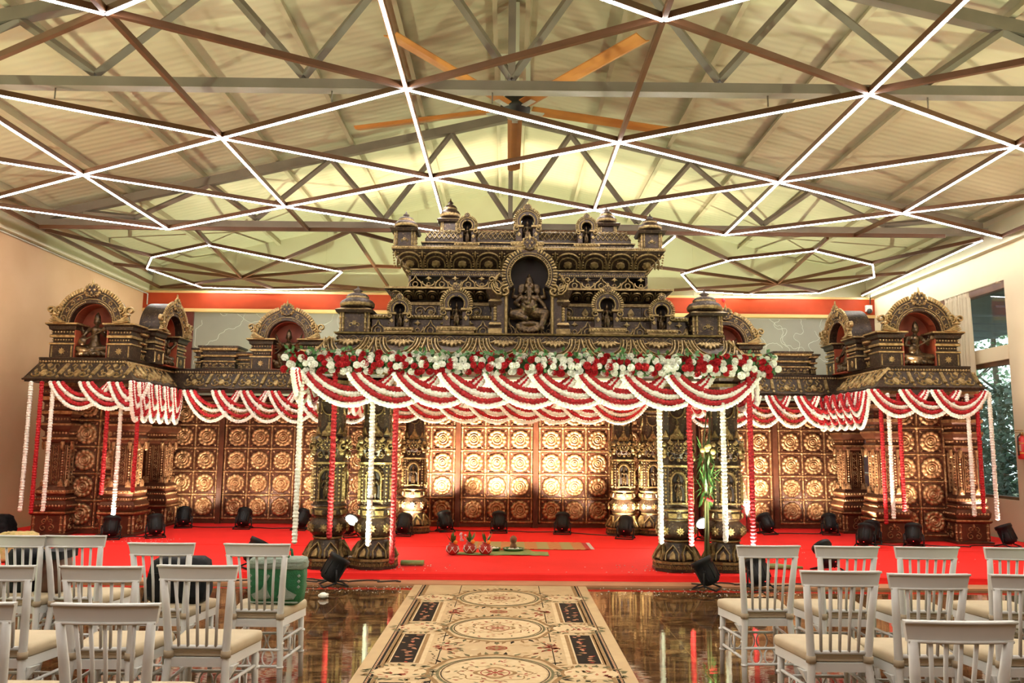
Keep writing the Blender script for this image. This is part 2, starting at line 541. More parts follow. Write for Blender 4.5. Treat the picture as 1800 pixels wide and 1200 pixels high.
for cx, cz in ((-5.35, 4.2),):     # rose-like nested loops
    for q in range(5):
        r0 = .07 + .075 * q
        ln.ridge([(cx + r0 * (1 + .18 * sin(3 * t + q * 1.3)) * cos(t), min(4.53, cz + r0 * .9 * (1 + .15 * cos(2 * t + q)) * sin(t))) for t in [2 * PI * .9 * j / 20 + q for j in range(21)]], .011, .005, 0)
ln.build('line_drawing', pm('white_line_paint', (.52, .50, .42), None, rough=.6), muro)

# ------------------------------------------------------------------ window, curtain, outdoors
FRM = pm('brown_window_wood', (.16, .07, .03), (.11, .045, .02), 4, .4)
w = MB()
for (a, c) in ((WY0, WY0 + .06), (WY1 - .06, WY1), (15.7, 15.78)):
    w.box(XR + .05, XR + .15, a, c, WZ0, WZ1)
w.box(XR + .05, XR + .15, WY0, WY1, WZ0, WZ0 + .05); w.box(XR + .02, XR + .16, WY0, WY1, WZ1 - .13, WZ1)
w.box(XR + .05, XR + .15, WY0, WY1, 3.02, 3.10)
wo = structure(w.build('window_1', FRM))
w = MB(); w.box(XR - .01, XR + .2, WY0, WY1, 3.10, 3.34)
structure(w.build('trim_7', WALLR))
GLASS = bpy.data.materials.new('window_glass'); GLASS.use_nodes = True
nt = GLASS.node_tree; nt.nodes.clear()
o_ = nt.nodes.new('ShaderNodeOutputMaterial'); t_ = nt.nodes.new('ShaderNodeBsdfTransparent'); g_ = nt.nodes.new('ShaderNodeBsdfGlossy'); x_ = nt.nodes.new('ShaderNodeMixShader')
g_.inputs['Roughness'].default_value = .02; x_.inputs[0].default_value = .07; t_.inputs[0].default_value = (.86, .93, .92, 1)
nt.links.new(t_.outputs[0], x_.inputs[1]); nt.links.new(g_.outputs[0], x_.inputs[2]); nt.links.new(x_.outputs[0], o_.inputs[0])
for (z0, z1) in ((WZ0 + .05, 3.02), (3.34, WZ1 - .13)):
    w = MB(); w.box(XR + .095, XR + .105, WY0 + .06, WY1 - .06, z0, z1)
    structure(w.build('window_pane', GLASS, wo))
# sheer curtain
CURT = pm('sheer_curtain', (.80, .70, .52), (.74, .63, .46), 4, .9)
nt = CURT.node_tree; pb = nt.nodes['Principled BSDF']
tr = nt.nodes.new('ShaderNodeBsdfTranslucent'); tr.inputs[0].default_value = (.85, .78, .62, 1)
ms = nt.nodes.new('ShaderNodeMixShader'); ms.inputs[0].default_value = .45
out = [n for n in nt.nodes if n.type == 'OUTPUT_MATERIAL'][0]
nt.links.new(pb.outputs[0], ms.inputs[1]); nt.links.new(tr.outputs[0], ms.inputs[2]); nt.links.new(ms.outputs[0], out.inputs[0])
c = MB()
N = 90
vs = []; fs = []
for j, (z, sq_, amp) in enumerate(((4.40, .93, .015), (4.32, .93, .012), (4.28, .98, .02), (3.2, 1.0, .035), (1.9, 1.02, .04), (.78, 1.04, .045))):
    for i in range(N + 1):
        t = i / N
        y = 14.52 + (t - .5) * .82 * sq_
        vs.append((8.30 + amp * sin(t * 2 * PI * 9 + .3 * j) + .01 * sin(t * 31), y, z))
for j in range(5):
    for i in range(N):
        fs.append((j * (N + 1) + i, j * (N + 1) + i + 1, (j + 1) * (N + 1) + i + 1, (j + 1) * (N + 1) + i))
c.add(vs, fs, 0, True)
co = c.build('curtain', CURT)
sd = co.modifiers.new('thick', 'SOLIDIFY'); sd.thickness = .004
tag(co, 'gathered sheer cream curtain hanging at the tall side window', 'curtain')
rd = MB(); rd.tube([(8.30, 13.3, 4.41), (8.30, 17.7, 4.41)], .013, 8)
for y in (13.35, 15.5, 17.65):
    rd.box(8.29, 8.41, y - .01, y + .01, 4.40, 4.42)
rdo = rd.build('curtain_rod', pm('rod_metal', (.5, .42, .3), None, rough=.35, metal=.6))
tag(rdo, 'thin curtain rod along the top of the side window', 'curtain rod')
# outside: verandah eave, ground and trees
m = MB()
m.add([(8.7, 10, 5.0), (11.2, 10, 4.15), (11.2, 22, 4.15), (8.7, 22, 5.0), (8.7, 10, 5.1), (11.2, 10, 4.25), (11.2, 22, 4.25), (8.7, 22, 5.1)],
      [(0, 1, 2, 3), (7, 6, 5, 4), (0, 4, 5, 1), (1, 5, 6, 2), (2, 6, 7, 3), (3, 7, 4, 0)])
for y in range(11, 22):
    m.box(8.7, 11.2, y, y + .03, 4.1, 4.14)
structure(m.build('verandah_eave', pm('eave_slate_paint', (.10, .13, .14), (.08, .10, .11), 3, .5)))
m = MB(); m.box(8.7, 40, 5, 45, -.3, -.1)
structure(m.build('ground_outside', pm('garden_soil', (.06, .09, .03), (.10, .08, .05), 2, .9)))
LFM = [pm('leaf_green', (.10, .20, .09), (.22, .33, .20), 3, .5), pm('leaf_dark', (.015, .04, .03), (.04, .09, .05), 3, .5)]
BARK = pm('tree_bark', (.10, .075, .05), (.06, .045, .03), 8, .9, bump=.4)


def tree(x, y, h, rad, n, seed, lab, mi, z0=-.1):
    q = random.Random(seed)
    t = empty('garden_tree', (x, y, z0))
    tag(t, lab, 'tree', 'trees outside the window')
    tk = MB()
    tk.tube([(0, 0, 0), (.05, .02, h * .3), (-.04, .05, h * .6), (.02, 0, h * .9)], [.13, .1, .07, .03], 8)
    for k in range(7):
        a = q.uniform(0, 2 * PI); z = h * q.uniform(.2, .75)
        tk.tube([(0, 0, z), (rad * .4 * cos(a), rad * .4 * sin(a), z + h * .1), (rad * .85 * cos(a), rad * .85 * sin(a), z + h * .16)], [.04, .025, .01], 6)
    tk.build('trunk', BARK, t)
    fo = MB()
    for k in range(n):
        zz = q.uniform(.04, 1.0)
        rr_ = rad * (.55 + .45 * sin(PI * min(1, zz))) * q.uniform(.25, 1) ** .6
        a = q.uniform(0, 2 * PI)
        p = Vector((rr_ * cos(a), rr_ * sin(a), zz * h))
        l = q.uniform(.10, .2)
        d = Vector((q.uniform(-1, 1), q.uniform(-1, 1), q.uniform(-.9, .3))).normalized()
        s_ = d.cross(Vector((q.uniform(-1, 1), q.uniform(-1, 1), 1))).normalized() * l * .32
        fo.add([p, p + d * l * .5 + s_, p + d * l, p + d * l * .5 - s_ + Vector((0, 0, .01))], [(0, 1, 2, 3)])
    fo.build('foliage', LFM[mi], t)


tree(14.5, 23.5, 7.6, 2.4, 5200, 1, 'tall light green garden tree seen through the upper window pane', 0)
tree(12.8, 19.6, 3.3, 1.4, 4200, 2, 'dark dense shrub tree low outside the window beside the fire extinguisher wall', 1)
tree(15.8, 27.5, 8.2, 2.6, 4200, 3, 'tall pale tree farther back behind the other garden trees', 0)
tree(12.6, 22.6, 3.0, 1.5, 3000, 4, 'low bushy tree outside beside the curtain', 1)

# ------------------------------------------------------------------ roof trusses
def truss(y, lab):
    t = empty('roof_truss', (0, y, 5.27))
    tag(t, lab, 'roof truss', 'steel roof trusses')
    b = MB(); b.box(-8.28, 8.28, -.07, .07, 0, .105); b.build('bottom_chord', TRUSSM, t)
    for s in (-1, 1):
        b = MB()
        z0, z1 = roof_z(0) - 5.27 - .15, roof_z(8.2) - 5.27 - .15
        b.add([(0, -.06, z0 - .15), (s * 8.2, -.06, z1 - .15), (s * 8.2, .06, z1 - .15), (0, .06, z0 - .15), (0, -.06, z0), (s * 8.2, -.06, z1), (s * 8.2, .06, z1), (0, .06, z0)],
              [(0, 1, 2, 3), (7, 6, 5, 4), (0, 4, 5, 1), (1, 5, 6, 2), (2, 6, 7, 3), (3, 7, 4, 0)] if s > 0 else [(3, 2, 1, 0), (4, 5, 6, 7), (1, 5, 4, 0), (2, 6, 5, 1), (3, 7, 6, 2), (0, 4, 7, 3)])
        b.build('top_chord', TRUSSM, t)
    bot = [0, 2.2, 4.4, 6.5]; top = [1.05, 3.15, 5.25, 7.4]
    pairs = []
    for s in (-1, 1):
        for i in range(4):
            pairs.append((s * bot[i], s * top[i]))
            if i < 3: pairs.append((s * bot[i + 1], s * top[i]))
    for xb, xt in pairs:
        b = MB(); b.tube([(xb, 0, .16), (xt, 0, roof_z(xt) - 5.27 - .29)], .05, 4, smooth=False)
        b.build('web_strut', TRUSSM, t)
    b = MB(); b.box(-.04, .04, -.04, .04, .17, roof_z(0) - 5.27 - .3); b.build('king_post', TRUSSM, t)


truss(8.02, 'grey steel truss spanning the hall nearest the camera above the seats')
truss(13.45, 'grey steel truss spanning the hall behind the carved tower')

# ------------------------------------------------------------------ triangular light frame
LZ = 5.07
def G(px, py, z):
    d = Vector(((px - 900) / F, (600 - py) / F, -1))
    w = Vector((Xc.dot(d), Yc.dot(d), Zc.dot(d)))
    s = (z - EYE) / w.z
    return (w.x * s, w.y * s)


frame = empty('ceiling_light_frame', (0, 9, LZ))
tag(frame, 'triangular lattice of brown bars with white light strips hung under the roof', 'light frame')


def node(rw, c):
    return (((-3.36 + 4.615 * c) if rw % 2 == 0 else (-1.05 + 4.615 * c)), 6.19 + 1.338 * rw)


def bar(a, c, lit):
    a = Vector((a[0], a[1], 0)); c = Vector((c[0], c[1], 0))
    for p in (a, c): p.x = max(-8.2, min(8.2, p.x)); p.y = min(18.0, p.y)
    d = c - a
    L = d.length
    if L < .05: return
    mid = (a + c) / 2
    b = MB(); b.box(-L / 2, L / 2, -.022, .022, 0, .060)
    o = b.build('bar', BARM, frame, (mid.x, mid.y - 9, 0), math.atan2(d.y, d.x))
    if lit:
        b = MB(); b.box(-L / 2 + .01, L / 2 - .01, -.0095, .0095, -.010, .002)
        b.build('light_strip', LEDM, o)
    for q in (-.35, .35):                                    # hangers up to the roof
        pass


E_ = []
def ed(r0, c0, r1, c1, lit=1): E_.append((node(r0, c0), node(r1, c1), lit))
# rows from the seats towards the stage
ed(0, 0, 2, 0, 0); ed(0, 0, 1, 0, 0); ed(0, 0, 1, -1, 0); ed(0, 0, -1, -1, 1); ed(0, 0, -1, 0, 1); ed(0, 0, -2, 0, 0)
ed(0, 1, 1, 0, 0); ed(0, 1, 1, 1, 0); ed(0, 1, 2, 1, 0); ed(0, 1, -1, 0, 1); ed(0, 1, -1, 1, 1); ed(0, 1, -2, 1, 0)
ed(1, 0, -1, 0); ed(1, 0, 2, 0); ed(1, 0, 2, 1); ed(1, 0, 3, 0)
ed(1, 1, -1, 1); ed(1, 1, 2, 1); ed(1, 1, 2, 2); ed(1, 1, 3, 1); ed(1, 1, 0, 2, 0)
ed(1, -1, 2, 0); ed(1, -1, 3, -1); ed(1, -1, 2, -1)
ed(2, 0, 3, -1); ed(2, 0, 3, 0); ed(2, 0, 4, 0); ed(4, 0, 5.0, .06 - .5, 0) if False else None
ed(2, 1, 3, 0); ed(2, 1, 3, 1); ed(2, 1, 4, 1)
ed(2, 2, 3, 1); ed(2, 2, 4, 2); ed(2, 2, 3, 2); ed(2, 2, 0, 2, 0)
ed(2, -1, 3, -1); ed(3, -1, 4, -1); ed(3, -1, 4, 0); ed(3, -1, 5, -1)
ed(3, 0, 4, 0); ed(3, 0, 4, 1); ed(3, 0, 5, 0)
ed(3, 1, 4, 1); ed(3, 1, 4, 2); ed(3, 1, 5, 1)
ed(3, 2, 4, 2); ed(3, 2, 5, 2, 0)
ed(4, -1, 5, -1); ed(4, 0, 5, -1); ed(4, 0, 5, 0); ed(4, 1, 5, 0); ed(4, 1, 5, 1); ed(4, 2, 5, 1); ed(4, 2, 5, 2)
# over the seats
for r in (-1, -3, -5):
    for c in (-1, 0, 1):
        if r > -5: ed(r, c, r - 2, c, 1)
        ed(r, c, r - 1, c, 1); ed(r, c, r - 1, c + 1, 0 if (c + r) % 2 else 1)
for r in (-2, -4):
    for c in (0, 1):
        ed(r, c, r - 1, c, 1); ed(r, c, r - 1, c - 1, 1)
for a, c, l in E_: bar(a, c, l)
yF = 12.91
bar((-7.85, yF), (7.25, yF), 0)
bar(node(4, 0), (-3.36, yF), 0); bar(node(4, 2), (5.75, yF), 0)
def pxbar(l, lit=0):
    for a, c in zip(l, l[1:]): bar(G(*a, LZ), G(*c, LZ), lit)
for l in ([(80, 407), (425, 490)], [(345, 406), (425, 490)], [(617, 408), (425, 490)], [(617, 408), (682, 505)], [(197, 466), (425, 490)], [(425, 490), (655, 470), (705, 472)],
          [(295, 512), (425, 490)], [(425, 490), (485, 512)], [(425, 490), (670, 515)], [(617, 408), (690, 427)], [(295, 514), (690, 520)], [(68, 402), (292, 512)], [(0, 367), (68, 402)],
          [(1187, 415), (1367, 500)], [(1455, 420), (1367, 500)], [(1725, 423), (1367, 500)], [(1155, 472), (1367, 500)], [(1592, 482), (1367, 500)], [(1185, 512), (1367, 500)], [(1312, 520), (1367, 500)], [(1440, 515), (1367, 500)]):
    pxbar(l)
pxbar([(258, 472), (267, 452), (365, 431), (601, 478), (568, 507), (480, 511), (355, 505), (258, 472)], 1)
pxbar([(1198, 482), (1285, 457), (1432, 441), (1534, 465), (1537, 487), (1440, 515), (1312, 520), (1225, 512), (1198, 482)], 1)
pxbar([(1727, 422), (1497, 527)], 1); pxbar([(1187, 415), (1162, 436)], 1)
hg = MB()
for (r0, c0, c1) in ((1, -1, -1), (1, -1, 0), (1, 0, 0), (1, 0, 1), (1, 1, 1), (1, 1, 2)):     # short drop rods under the near truss
    a = node(1, c0); c = node(2, c1); t_ = (8.02 - a[1]) / (c[1] - a[1])
    hg.tube([(a[0] + (c[0] - a[0]) * t_, -.98, .08), (a[0] + (c[0] - a[0]) * t_, -.98, .21)], .008, 6)
hg.build('hanger_rod', TRUSSM, frame)

# ------------------------------------------------------------------ big ceiling fan
FANW = pm('fan_blade_lit_orange', (.50, .20, .045), (.42, .16, .035), 2, .4)  # orange light on a blade put into the colour of all blades
FANG = pm('fan_pale_metal', (.62, .62, .50), None, rough=.4, metal=.3)
FANK = pm('fan_black', (.02, .02, .018), None, rough=.5)
fan = empty('ceiling_fan', (.05, 10.1, 6.0))
tag(fan, 'large industrial ceiling fan with five long blades in lit orange on a post', 'ceiling fan')
b = MB(); b.box(-.05, .05, -.05, .05, .2, 1.5); b.build('drop_post', FANG, fan)
b = MB(); b.box(-.2, -.14, -.03, .03, .1, .75); b.box(.14, .2, -.03, .03, .1, .75); b.box(-.2, .2, -.06, .06, .62, .75); b.build('bracket', FANG, fan)
b = MB(); b.lathe([(.1, .16), (.17, .14), (.17, .05), (.2, .03), (.2, -.03), (.1, -.06), (.09, -.1), (.02, -.11)], 24); b.build('motor', FANK, fan)
b = MB(); b.lathe([(.11, -.07), (.11, -.11), (.05, -.125), (.001, -.127)], 24); b.build('hub_cap', FANG, fan)
for k in range(5):
    a = PI / 2 + 2 * PI * k / 5
    b = MB()
    pf = [(-.10, .02), (-.03, -.005), (.05, -.02), (.10, .0), (.10, .012), (.05, -.006), (-.03, .01), (-.10, .034)]
    vs = [(x, y, z) for x in (.22, 2.35) for y, z in pf]
    n = len(pf)
    fs = [(i, (i + 1) % n, n + (i + 1) % n, n + i) for i in range(n)] + [tuple(reversed(range(n))), tuple(range(n, 2 * n))]
    b.add(vs, fs)
    o = b.build('blade', FANW, fan, (0, 0, 0), a)
    b = MB(); b.box(.16, .40, -.04, .04, -.022, -.008); b.lathe([(.012, -.03), (.012, -.02)], 8, cx=.3); b.build('blade_clamp', FANG, o)

# ------------------------------------------------------------------ stage and carpets
CARP = pm('red_stage_carpet', (.86, .026, .022), (.80, .022, .018), 1.5, .9, bump=.15, bsc=120, spec=.2)
st = empty('stage', (0, 12, 0))
tag(st, 'low wide stage covered with bright red carpet', 'stage')
b = MB(); b.box(-8.35, 8.35, -2.44, 3.6, 0, .092); b.build('riser', pm('stage_ply', (.45, .24, .13), None, rough=.7), st)
b = MB()
NX = 60
vs = []; fs = []
rr = random.Random(5)
prof = [(-2.50, .004), (-2.485, .05), (-2.48, .088), (-2.45, .1), (-.06, .1)]
for i in range(NX + 1):
    x = -8.34 + 16.68 * i / NX
    j_ = rr.uniform(-.012, .012)
    for (y, z) in prof: vs.append((x, y + (j_ if z < .09 else 0), z))
for i in range(NX):
    for j in range(4):
        fs.append((i * 5 + j, (i + 1) * 5 + j, (i + 1) * 5 + j + 1, i * 5 + j + 1))
b.add(vs, fs, 0)
b.build('front_carpet', CARP, st)
b = MB(); b.add([(-8.34, -.09, .103), (8.34, -.09, .103), (8.34, 3.58, .103), (-8.34, 3.58, .103), (-8.34, -.09, .097), (8.34, -.09, .097), (8.34, 3.58, .097), (-8.34, 3.58, .097)], [(0, 1, 2, 3), (0, 4, 5, 1)])
b.build('rear_carpet', CARP, st)
b = MB(); b.box(-8.3, 8.3, 9.22, 9.5, 0, .022)
tag(b.build('edge_board', pm('tan_board', (.48, .24, .12), (.40, .19, .09), 3, .6)), 'thin tan board lying along the front of the red stage', 'board')

# patterned runner: every motif is a flat inlay in the pile
RUGC = [pm('rug_cream', (.52, .37, .20), (.47, .33, .18), 5, .95, bump=.2, bsc=200, spec=.1), pm('rug_darkbrown', (.022, .015, .010), None, rough=.95, spec=.1), pm('rug_tan', (.30, .18, .08), (.24, .14, .06), 40, .95, spec=.1),
        pm('rug_maroon', (.22, .025, .018), (.3, .06, .035), 30, .95, spec=.1), pm('rug_olive', (.13, .115, .06), (.19, .16, .08), 30, .95, spec=.1), pm('rug_pink', (.42, .19, .10), None, rough=.95, spec=.1), pm('rug_pale', (.60, .45, .26), (.55, .40, .22), 20, .95, spec=.1), pm('rug_sand', (.43, .29, .14), (.40, .27, .13), 20, .95, spec=.1)]
rug = MB()
RX, RW, RY0, RY1 = -.073, .962, 3.2, 9.42
rug.box(-RW, RW, RY0, RY1, .001, .012, 0)
rq = random.Random(11)


def flat(pts, mi, lv=1):
    k = len(pts)
    z = .0122 + lv * .0004
    rug.add([(x, y, z) for x, y in pts], [tuple(range(k))], mi)


def ribbon(pts, w, mi, lv=1):
    z = .0122 + lv * .0004
    n = len(pts)
    vs = []
    for i in range(n):
        x, y = pts[i]; x0, y0 = pts[max(0, i - 1)]; x1, y1 = pts[min(n - 1, i + 1)]
        L = math.hypot(x1 - x0, y1 - y0) or 1
        nx, ny = -(y1 - y0) / L * w / 2, (x1 - x0) / L * w / 2
        vs += [(x + nx, y + ny, z), (x - nx, y - ny, z)]
    rug.add(vs, [(2 * i + 1, 2 * i + 3, 2 * i + 2, 2 * i) for i in range(n - 1)], mi)


def leaf(x, y, a, l, w, mi, lv=2):
    c_, s_ = cos(a), sin(a)
    flat([(x + c_ * t * l - s_ * q * w, y + s_ * t * l + c_ * q * w) for t, q in ((0, 0), (.35, -.5), (1, 0), (.35, .5))], mi, lv)


def ell(cx, cy, rx, ry, mi, lv=1, n=28, wob=0, k=0):
    flat([(cx + rx * (1 + wob * cos(k * 2 * PI * i / n)) * cos(2 * PI * i / n), cy + ry * (1 + wob * cos(k * 2 * PI * i / n)) * sin(2 * PI * i / n)) for i in range(n)], mi, lv)


def ring2(cx, cy, rx, ry, w, mi, lv=1, n=40, wob=0, k=0):
    ribbon([(cx + rx * (1 + wob * cos(k * 2 * PI * i / n)) * cos(2 * PI * i / n), cy + ry * (1 + wob * cos(k * 2 * PI * i / n)) * sin(2 * PI * i / n)) for i in range(n + 1)], w, mi, lv)


def spray(cx, cy, a, s, n=9):
    for i in range(n):
        b_ = a + rq.uniform(-1.1, 1.1); d = s * rq.uniform(.2, 1)
        leaf(cx + d * cos(b_), cy + d * sin(b_), b_ + rq.uniform(-.8, .8), s * .3, s * .12, rq.choice((2, 4, 4, 3, 5)), 2)
    for i in range(n // 2):
        b_ = a + rq.uniform(-.9, .9); d = s * rq.uniform(.1, .8)
        ell(cx + d * cos(b_), cy + d * sin(b_), s * .09, s * .09, rq.choice((3, 3, 5)), 3, 7)


P0 = 1.362
for k in range(-1, 5):
    cy = 8.48 - (k) * P0
    if cy - .6 < RY0 or cy > RY1 + .3: continue
    def ok(y): return min(y, RY1 - .01)
    if cy + .6 < RY1:
        for i in range(44):
            a = 2 * PI * i / 44
            leaf(.47 * cos(a), cy + .47 * sin(a), a + rq.uniform(-.5, .5), .10, .035, rq.choice((2, 4, 2, 4, 1)), 1)
        ring2(0, cy, .46, .47, .035, 2, 2, 48, .03, 8); ring2(0, cy, .40, .41, .022, 4, 3); ring2(0, cy, .375, .385, .008, 1, 3)
        ell(0, cy, .36, .37, 6, 1)
        for i in range(64):
            a = rq.uniform(0, 2 * PI); d = rq.uniform(.15, .33)
            leaf(d * cos(a), cy + d * sin(a), rq.uniform(0, 6), .05, .020, rq.choice((2, 3, 5, 4)), 2)
        ring2(0, cy, .24, .19, .01, 2, 3, 40, .1, 8)
        ell(0, cy, .135, .125, 2, 3, 32, .16, 4); ell(0, cy, .11, .10, 6, 4, 32, .12, 4); ring2(0, cy, .10, .09, .008, 3, 5)
        for i in range(8):
            a = 2 * PI * i / 8
            leaf(.02 * cos(a), cy + .02 * sin(a), a, .075, .035, 3 if i % 2 else 2, 5)
        ell(0, cy, .022, .022, 3, 6, 10)
        for sx in (-1, 1): leaf(sx * .50, cy, 0 if sx > 0 else PI, .12, .05, 4, 2)
        for sy in (-1, 1): leaf(0, cy + sy * .5, sy * PI / 2, .08, .05, 4, 2)
    # small rosette and side sprays between medallions
    ry = cy - P0 / 2
    ell(0, ry, .085, .07, 2, 1, 14); ring2(0, ry, .08, .065, .012, 3, 2, 16)
    for i in range(6): ell(.045 * cos(PI * i / 3), ry + .04 * sin(PI * i / 3), .014, .014, 3, 3, 7)
    for sx in (-1, 1):
        spray(sx * .50, ry, PI if sx > 0 else 0, .24, 22)
        # border blocks
        y0, y1 = ry - .47, min(ry + .47, RY1 - .01)
        flat([(sx * .52, y0), (sx * .76, y0), (sx * .76, y1), (sx * .52, y1)], 6, 1)
        flat([(sx * .555, y0 + .02), (sx * .80, y0 + .02), (sx * .80, y1 - .02), (sx * .555, y1 - .02)][::1], 2, 2)
        flat([(sx * .585, y0 + .03), (sx * .775, y0 + .03), (sx * .775, y1 - .03), (sx * .585, y1 - .03)], 6, 3)
        flat([(sx * .597, y0 + .035), (sx * .765, y0 + .035), (sx * .765, y1 - .035), (sx * .597, y1 - .035)], 1, 4)
        for i in range(16):
            yy = y0 + .07 + (y1 - y0 - .14) * i / 15
            xx = sx * (.68 + rq.uniform(-.045, .045))
            leaf(xx, yy, rq.uniform(0, 6), .05, .028, rq.choice((2, 5, 5, 3)), 5)
            if i % 2: ell(xx, yy, .018, .018, 5, 6, 7)
        for i in range(20):
            yy = y0 + (y1 - y0) * i / 19
            leaf(sx * (.47 + rq.uniform(-.02, .02)), yy, rq.uniform(0, 6), .035, .016, rq.choice((4, 2, 1)), 2)
        # cartouche across the border under each medallion
        for i in range(34):
            a = 2 * PI * i / 34
            xx, yy = sx * .665 + .21 * cos(a), cy + .16 * sin(a)
            if yy < RY1 - .06: leaf(xx, yy, a + rq.uniform(-1, 1), .07, .03, rq.choice((2, 4, 4)), 3)
        if cy + .14 < RY1: ell(sx * .665, cy, .19, .14, 6, 4, 20)
        for i in range(22):
            xx, yy = sx * .665 + rq.uniform(-.17, .17), cy + rq.uniform(-.11, .11)
            if yy < RY1 - .06: leaf(xx, yy, rq.uniform(0, 6), .06, .028, rq.choice((2, 4, 3, 5)), 5)
for sx in (-1, 1):
    def stripe(a, c, mi, lv): flat([(sx * a, RY0), (sx * c, RY0), (sx * c, RY1), (sx * a, RY1)], mi, lv)
    stripe(.825, .845, 1, 2); stripe(.79, .822, 2, 2); stripe(.86, .868, 1, 2)
    for i in range(150):
        yy = RY0 + (RY1 - RY0) * (i + .5) / 150
        ell(sx * .853, yy, .006, .012, 3, 2, 6)
    for k in range(10):                                      # stepped inner line
        yy = RY0 + .0 + k * P0 / 2
        if yy + .5 < RY1: ribbon([(sx * .43, yy + .04), (sx * .43, yy + P0 / 2 - .12)], .008, 1, 1)
for i in range(420):
    x, y = rq.uniform(-.44, .44), rq.uniform(RY0, RY1 - .1)
    leaf(x, y, rq.uniform(0, 6), .07, .035, 7 if rq.random() < .6 else 6, 0)
ro = rug.build('carpet_runner', RUGC, None, (RX, 0, 0))
# rug.add flips nothing: pattern faces must look up
for p in ro.data.polygons:
    if p.normal.z < -.5 and p.center.z > .0115: p.flip()
tag(ro, 'long cream runner with oval floral medallions and dark borders leading to the stage', 'carpet runner')
# ================================================================== STATUES (one continuous surface each, height 1, facing -Y)
def blob(caps, ells, vox, name, smooth=2):
    b = MB()
    for (p0, r0, p1, r1) in caps:
        p0 = Vector(p0); p1 = Vector(p1)
        d = (p1 - p0)
        for (p, r) in ((p0, r0), (p1, r1)):
            ell_(b, p, (r, r, r))
        q = d.to_track_quat('Z', 'Y').to_matrix().to_4x4()
        old = b.M
        b.M = old @ Matrix.Translation(p0) @ q
        b.lathe([(r0, 0), (r1, d.length)], 10)
        b.M = old
    for (c, r) in ells: ell_(b, Vector(c), r)
    me = b.mesh(name + '_raw', FIGB)
    o = bpy.data.objects.new('raw', me)
    COL.objects.link(o)
    md = o.modifiers.new('r', 'REMESH'); md.mode = 'VOXEL'; md.voxel_size = vox; md.use_smooth_shade = True
    sm = o.modifiers.new('s', 'SMOOTH'); sm.iterations = smooth; sm.factor = .4
    dg = bpy.context.evaluated_depsgraph_get()
    m2 = bpy.data.meshes.new_from_object(o.evaluated_get(dg))
    m2.name = name
    m2.materials.clear(); m2.materials.append(FIGB)
    bpy.data.objects.remove(o)
    return m2


def ell_(b, c, r):
    pr = [(max(.001, sin(PI * i / 8)), -cos(PI * i / 8)) for i in range(9)]
    old = b.M
    b.M = old @ Matrix.Translation(c) @ Matrix.Diagonal((r[0], r[1], r[2], 1))
    b.lathe(pr, 12)
    b.M = old


def ch(pts, rs): return [(pts[i], rs[i], pts[i + 1], rs[i + 1]) for i in range(len(pts) - 1)]


def head(z, x=0, y=0, s=1):
    e = [((x, y, z), (.052 * s, .056 * s, .068 * s)), ((x, y - .055 * s, z - .008), (.011 * s, .014 * s, .02 * s)), ((x - .056 * s, y, z), (.014 * s, .02 * s, .028 * s)), ((x + .056 * s, y, z), (.014 * s, .02 * s, .028 * s))]
    for q in (-1, 1): e.append(((x + q * .02 * s, y - .047 * s, z + .012 * s), (.01 * s, .008 * s, .007 * s)))
    e.append(((x, y - .048 * s, z - .035 * s), (.017 * s, .008 * s, .007 * s)))
    c = [((x, y, z + .04 * s), .058 * s, (x, y, z + .10 * s), .05 * s), ((x, y, z + .10 * s), .046 * s, (x, y, z + .17 * s), .018 * s)]
    return c, e


def fig_standing():
    c, e = head(.80)
    c += ch([(0, 0, .75), (0, 0, .70)], [.03, .035])
    c += ch([(0, 0, .66), (.01, 0, .56), (-.01, 0, .47)], [.085, .058, .088])
    c += ch([(-.10, 0, .67), (.10, 0, .67)], [.045, .045])
    c += ch([(-.05, 0, .45), (-.07, -.015, .24), (-.06, 0, .06), (-.065, -.05, .03)], [.07, .05, .035, .028])
    c += ch([(.05, 0, .45), (.075, -.04, .25), (.06, 0, .06), (.075, -.05, .03)], [.07, .05, .035, .028])
    c += ch([(-.12, 0, .66), (-.17, -.01, .52), (-.13, -.07, .43)], [.035, .028, .022])
    c += ch([(.12, 0, .66), (.18, -.01, .54), (.15, -.08, .62)], [.035, .028, .022])
    c += ch([(-.11, .02, .66), (-.2, .02, .62), (-.19, 0, .76)], [.03, .024, .02])
    c += ch([(.11, .02, .66), (.2, .02, .62), (.19, 0, .76)], [.03, .024, .02])
    c += ch([(-.08, -.05, .44), (0, -.08, .38), (.08, -.05, .44)], [.02, .02, .02])
    c += ch([(0, -.07, .42), (0, -.06, .12)], [.02, .014])
    e += [((0, 0, .015), (.16, .09, .03))]
    return blob(c, e, .013, 'standing_deity')


def seated_base(c, e):
    c += ch([(0, 0, .58), (0, 0, .48), (0, 0, .38), (0, 0, .26)], [.10, .08, .09, .13])
    c += ch([(-.13, 0, .60), (.13, 0, .60)], [.05, .05])
    c += ch([(-.08, -.02, .22), (-.27, -.12, .20), (.02, -.20, .15)], [.09, .065, .04])
    c += ch([(.08, -.02, .22), (.27, -.12, .20), (-.04, -.17, .18)], [.09, .065, .04])
    e += [((0, -.03, .10), (.33, .22, .06)), ((0, -.03, .04), (.28, .2, .05))]
    for i in range(14):
        a = 2 * PI * i / 14
        e.append(((.30 * cos(a), -.03 + .2 * sin(a), .075), (.055, .045, .05)))


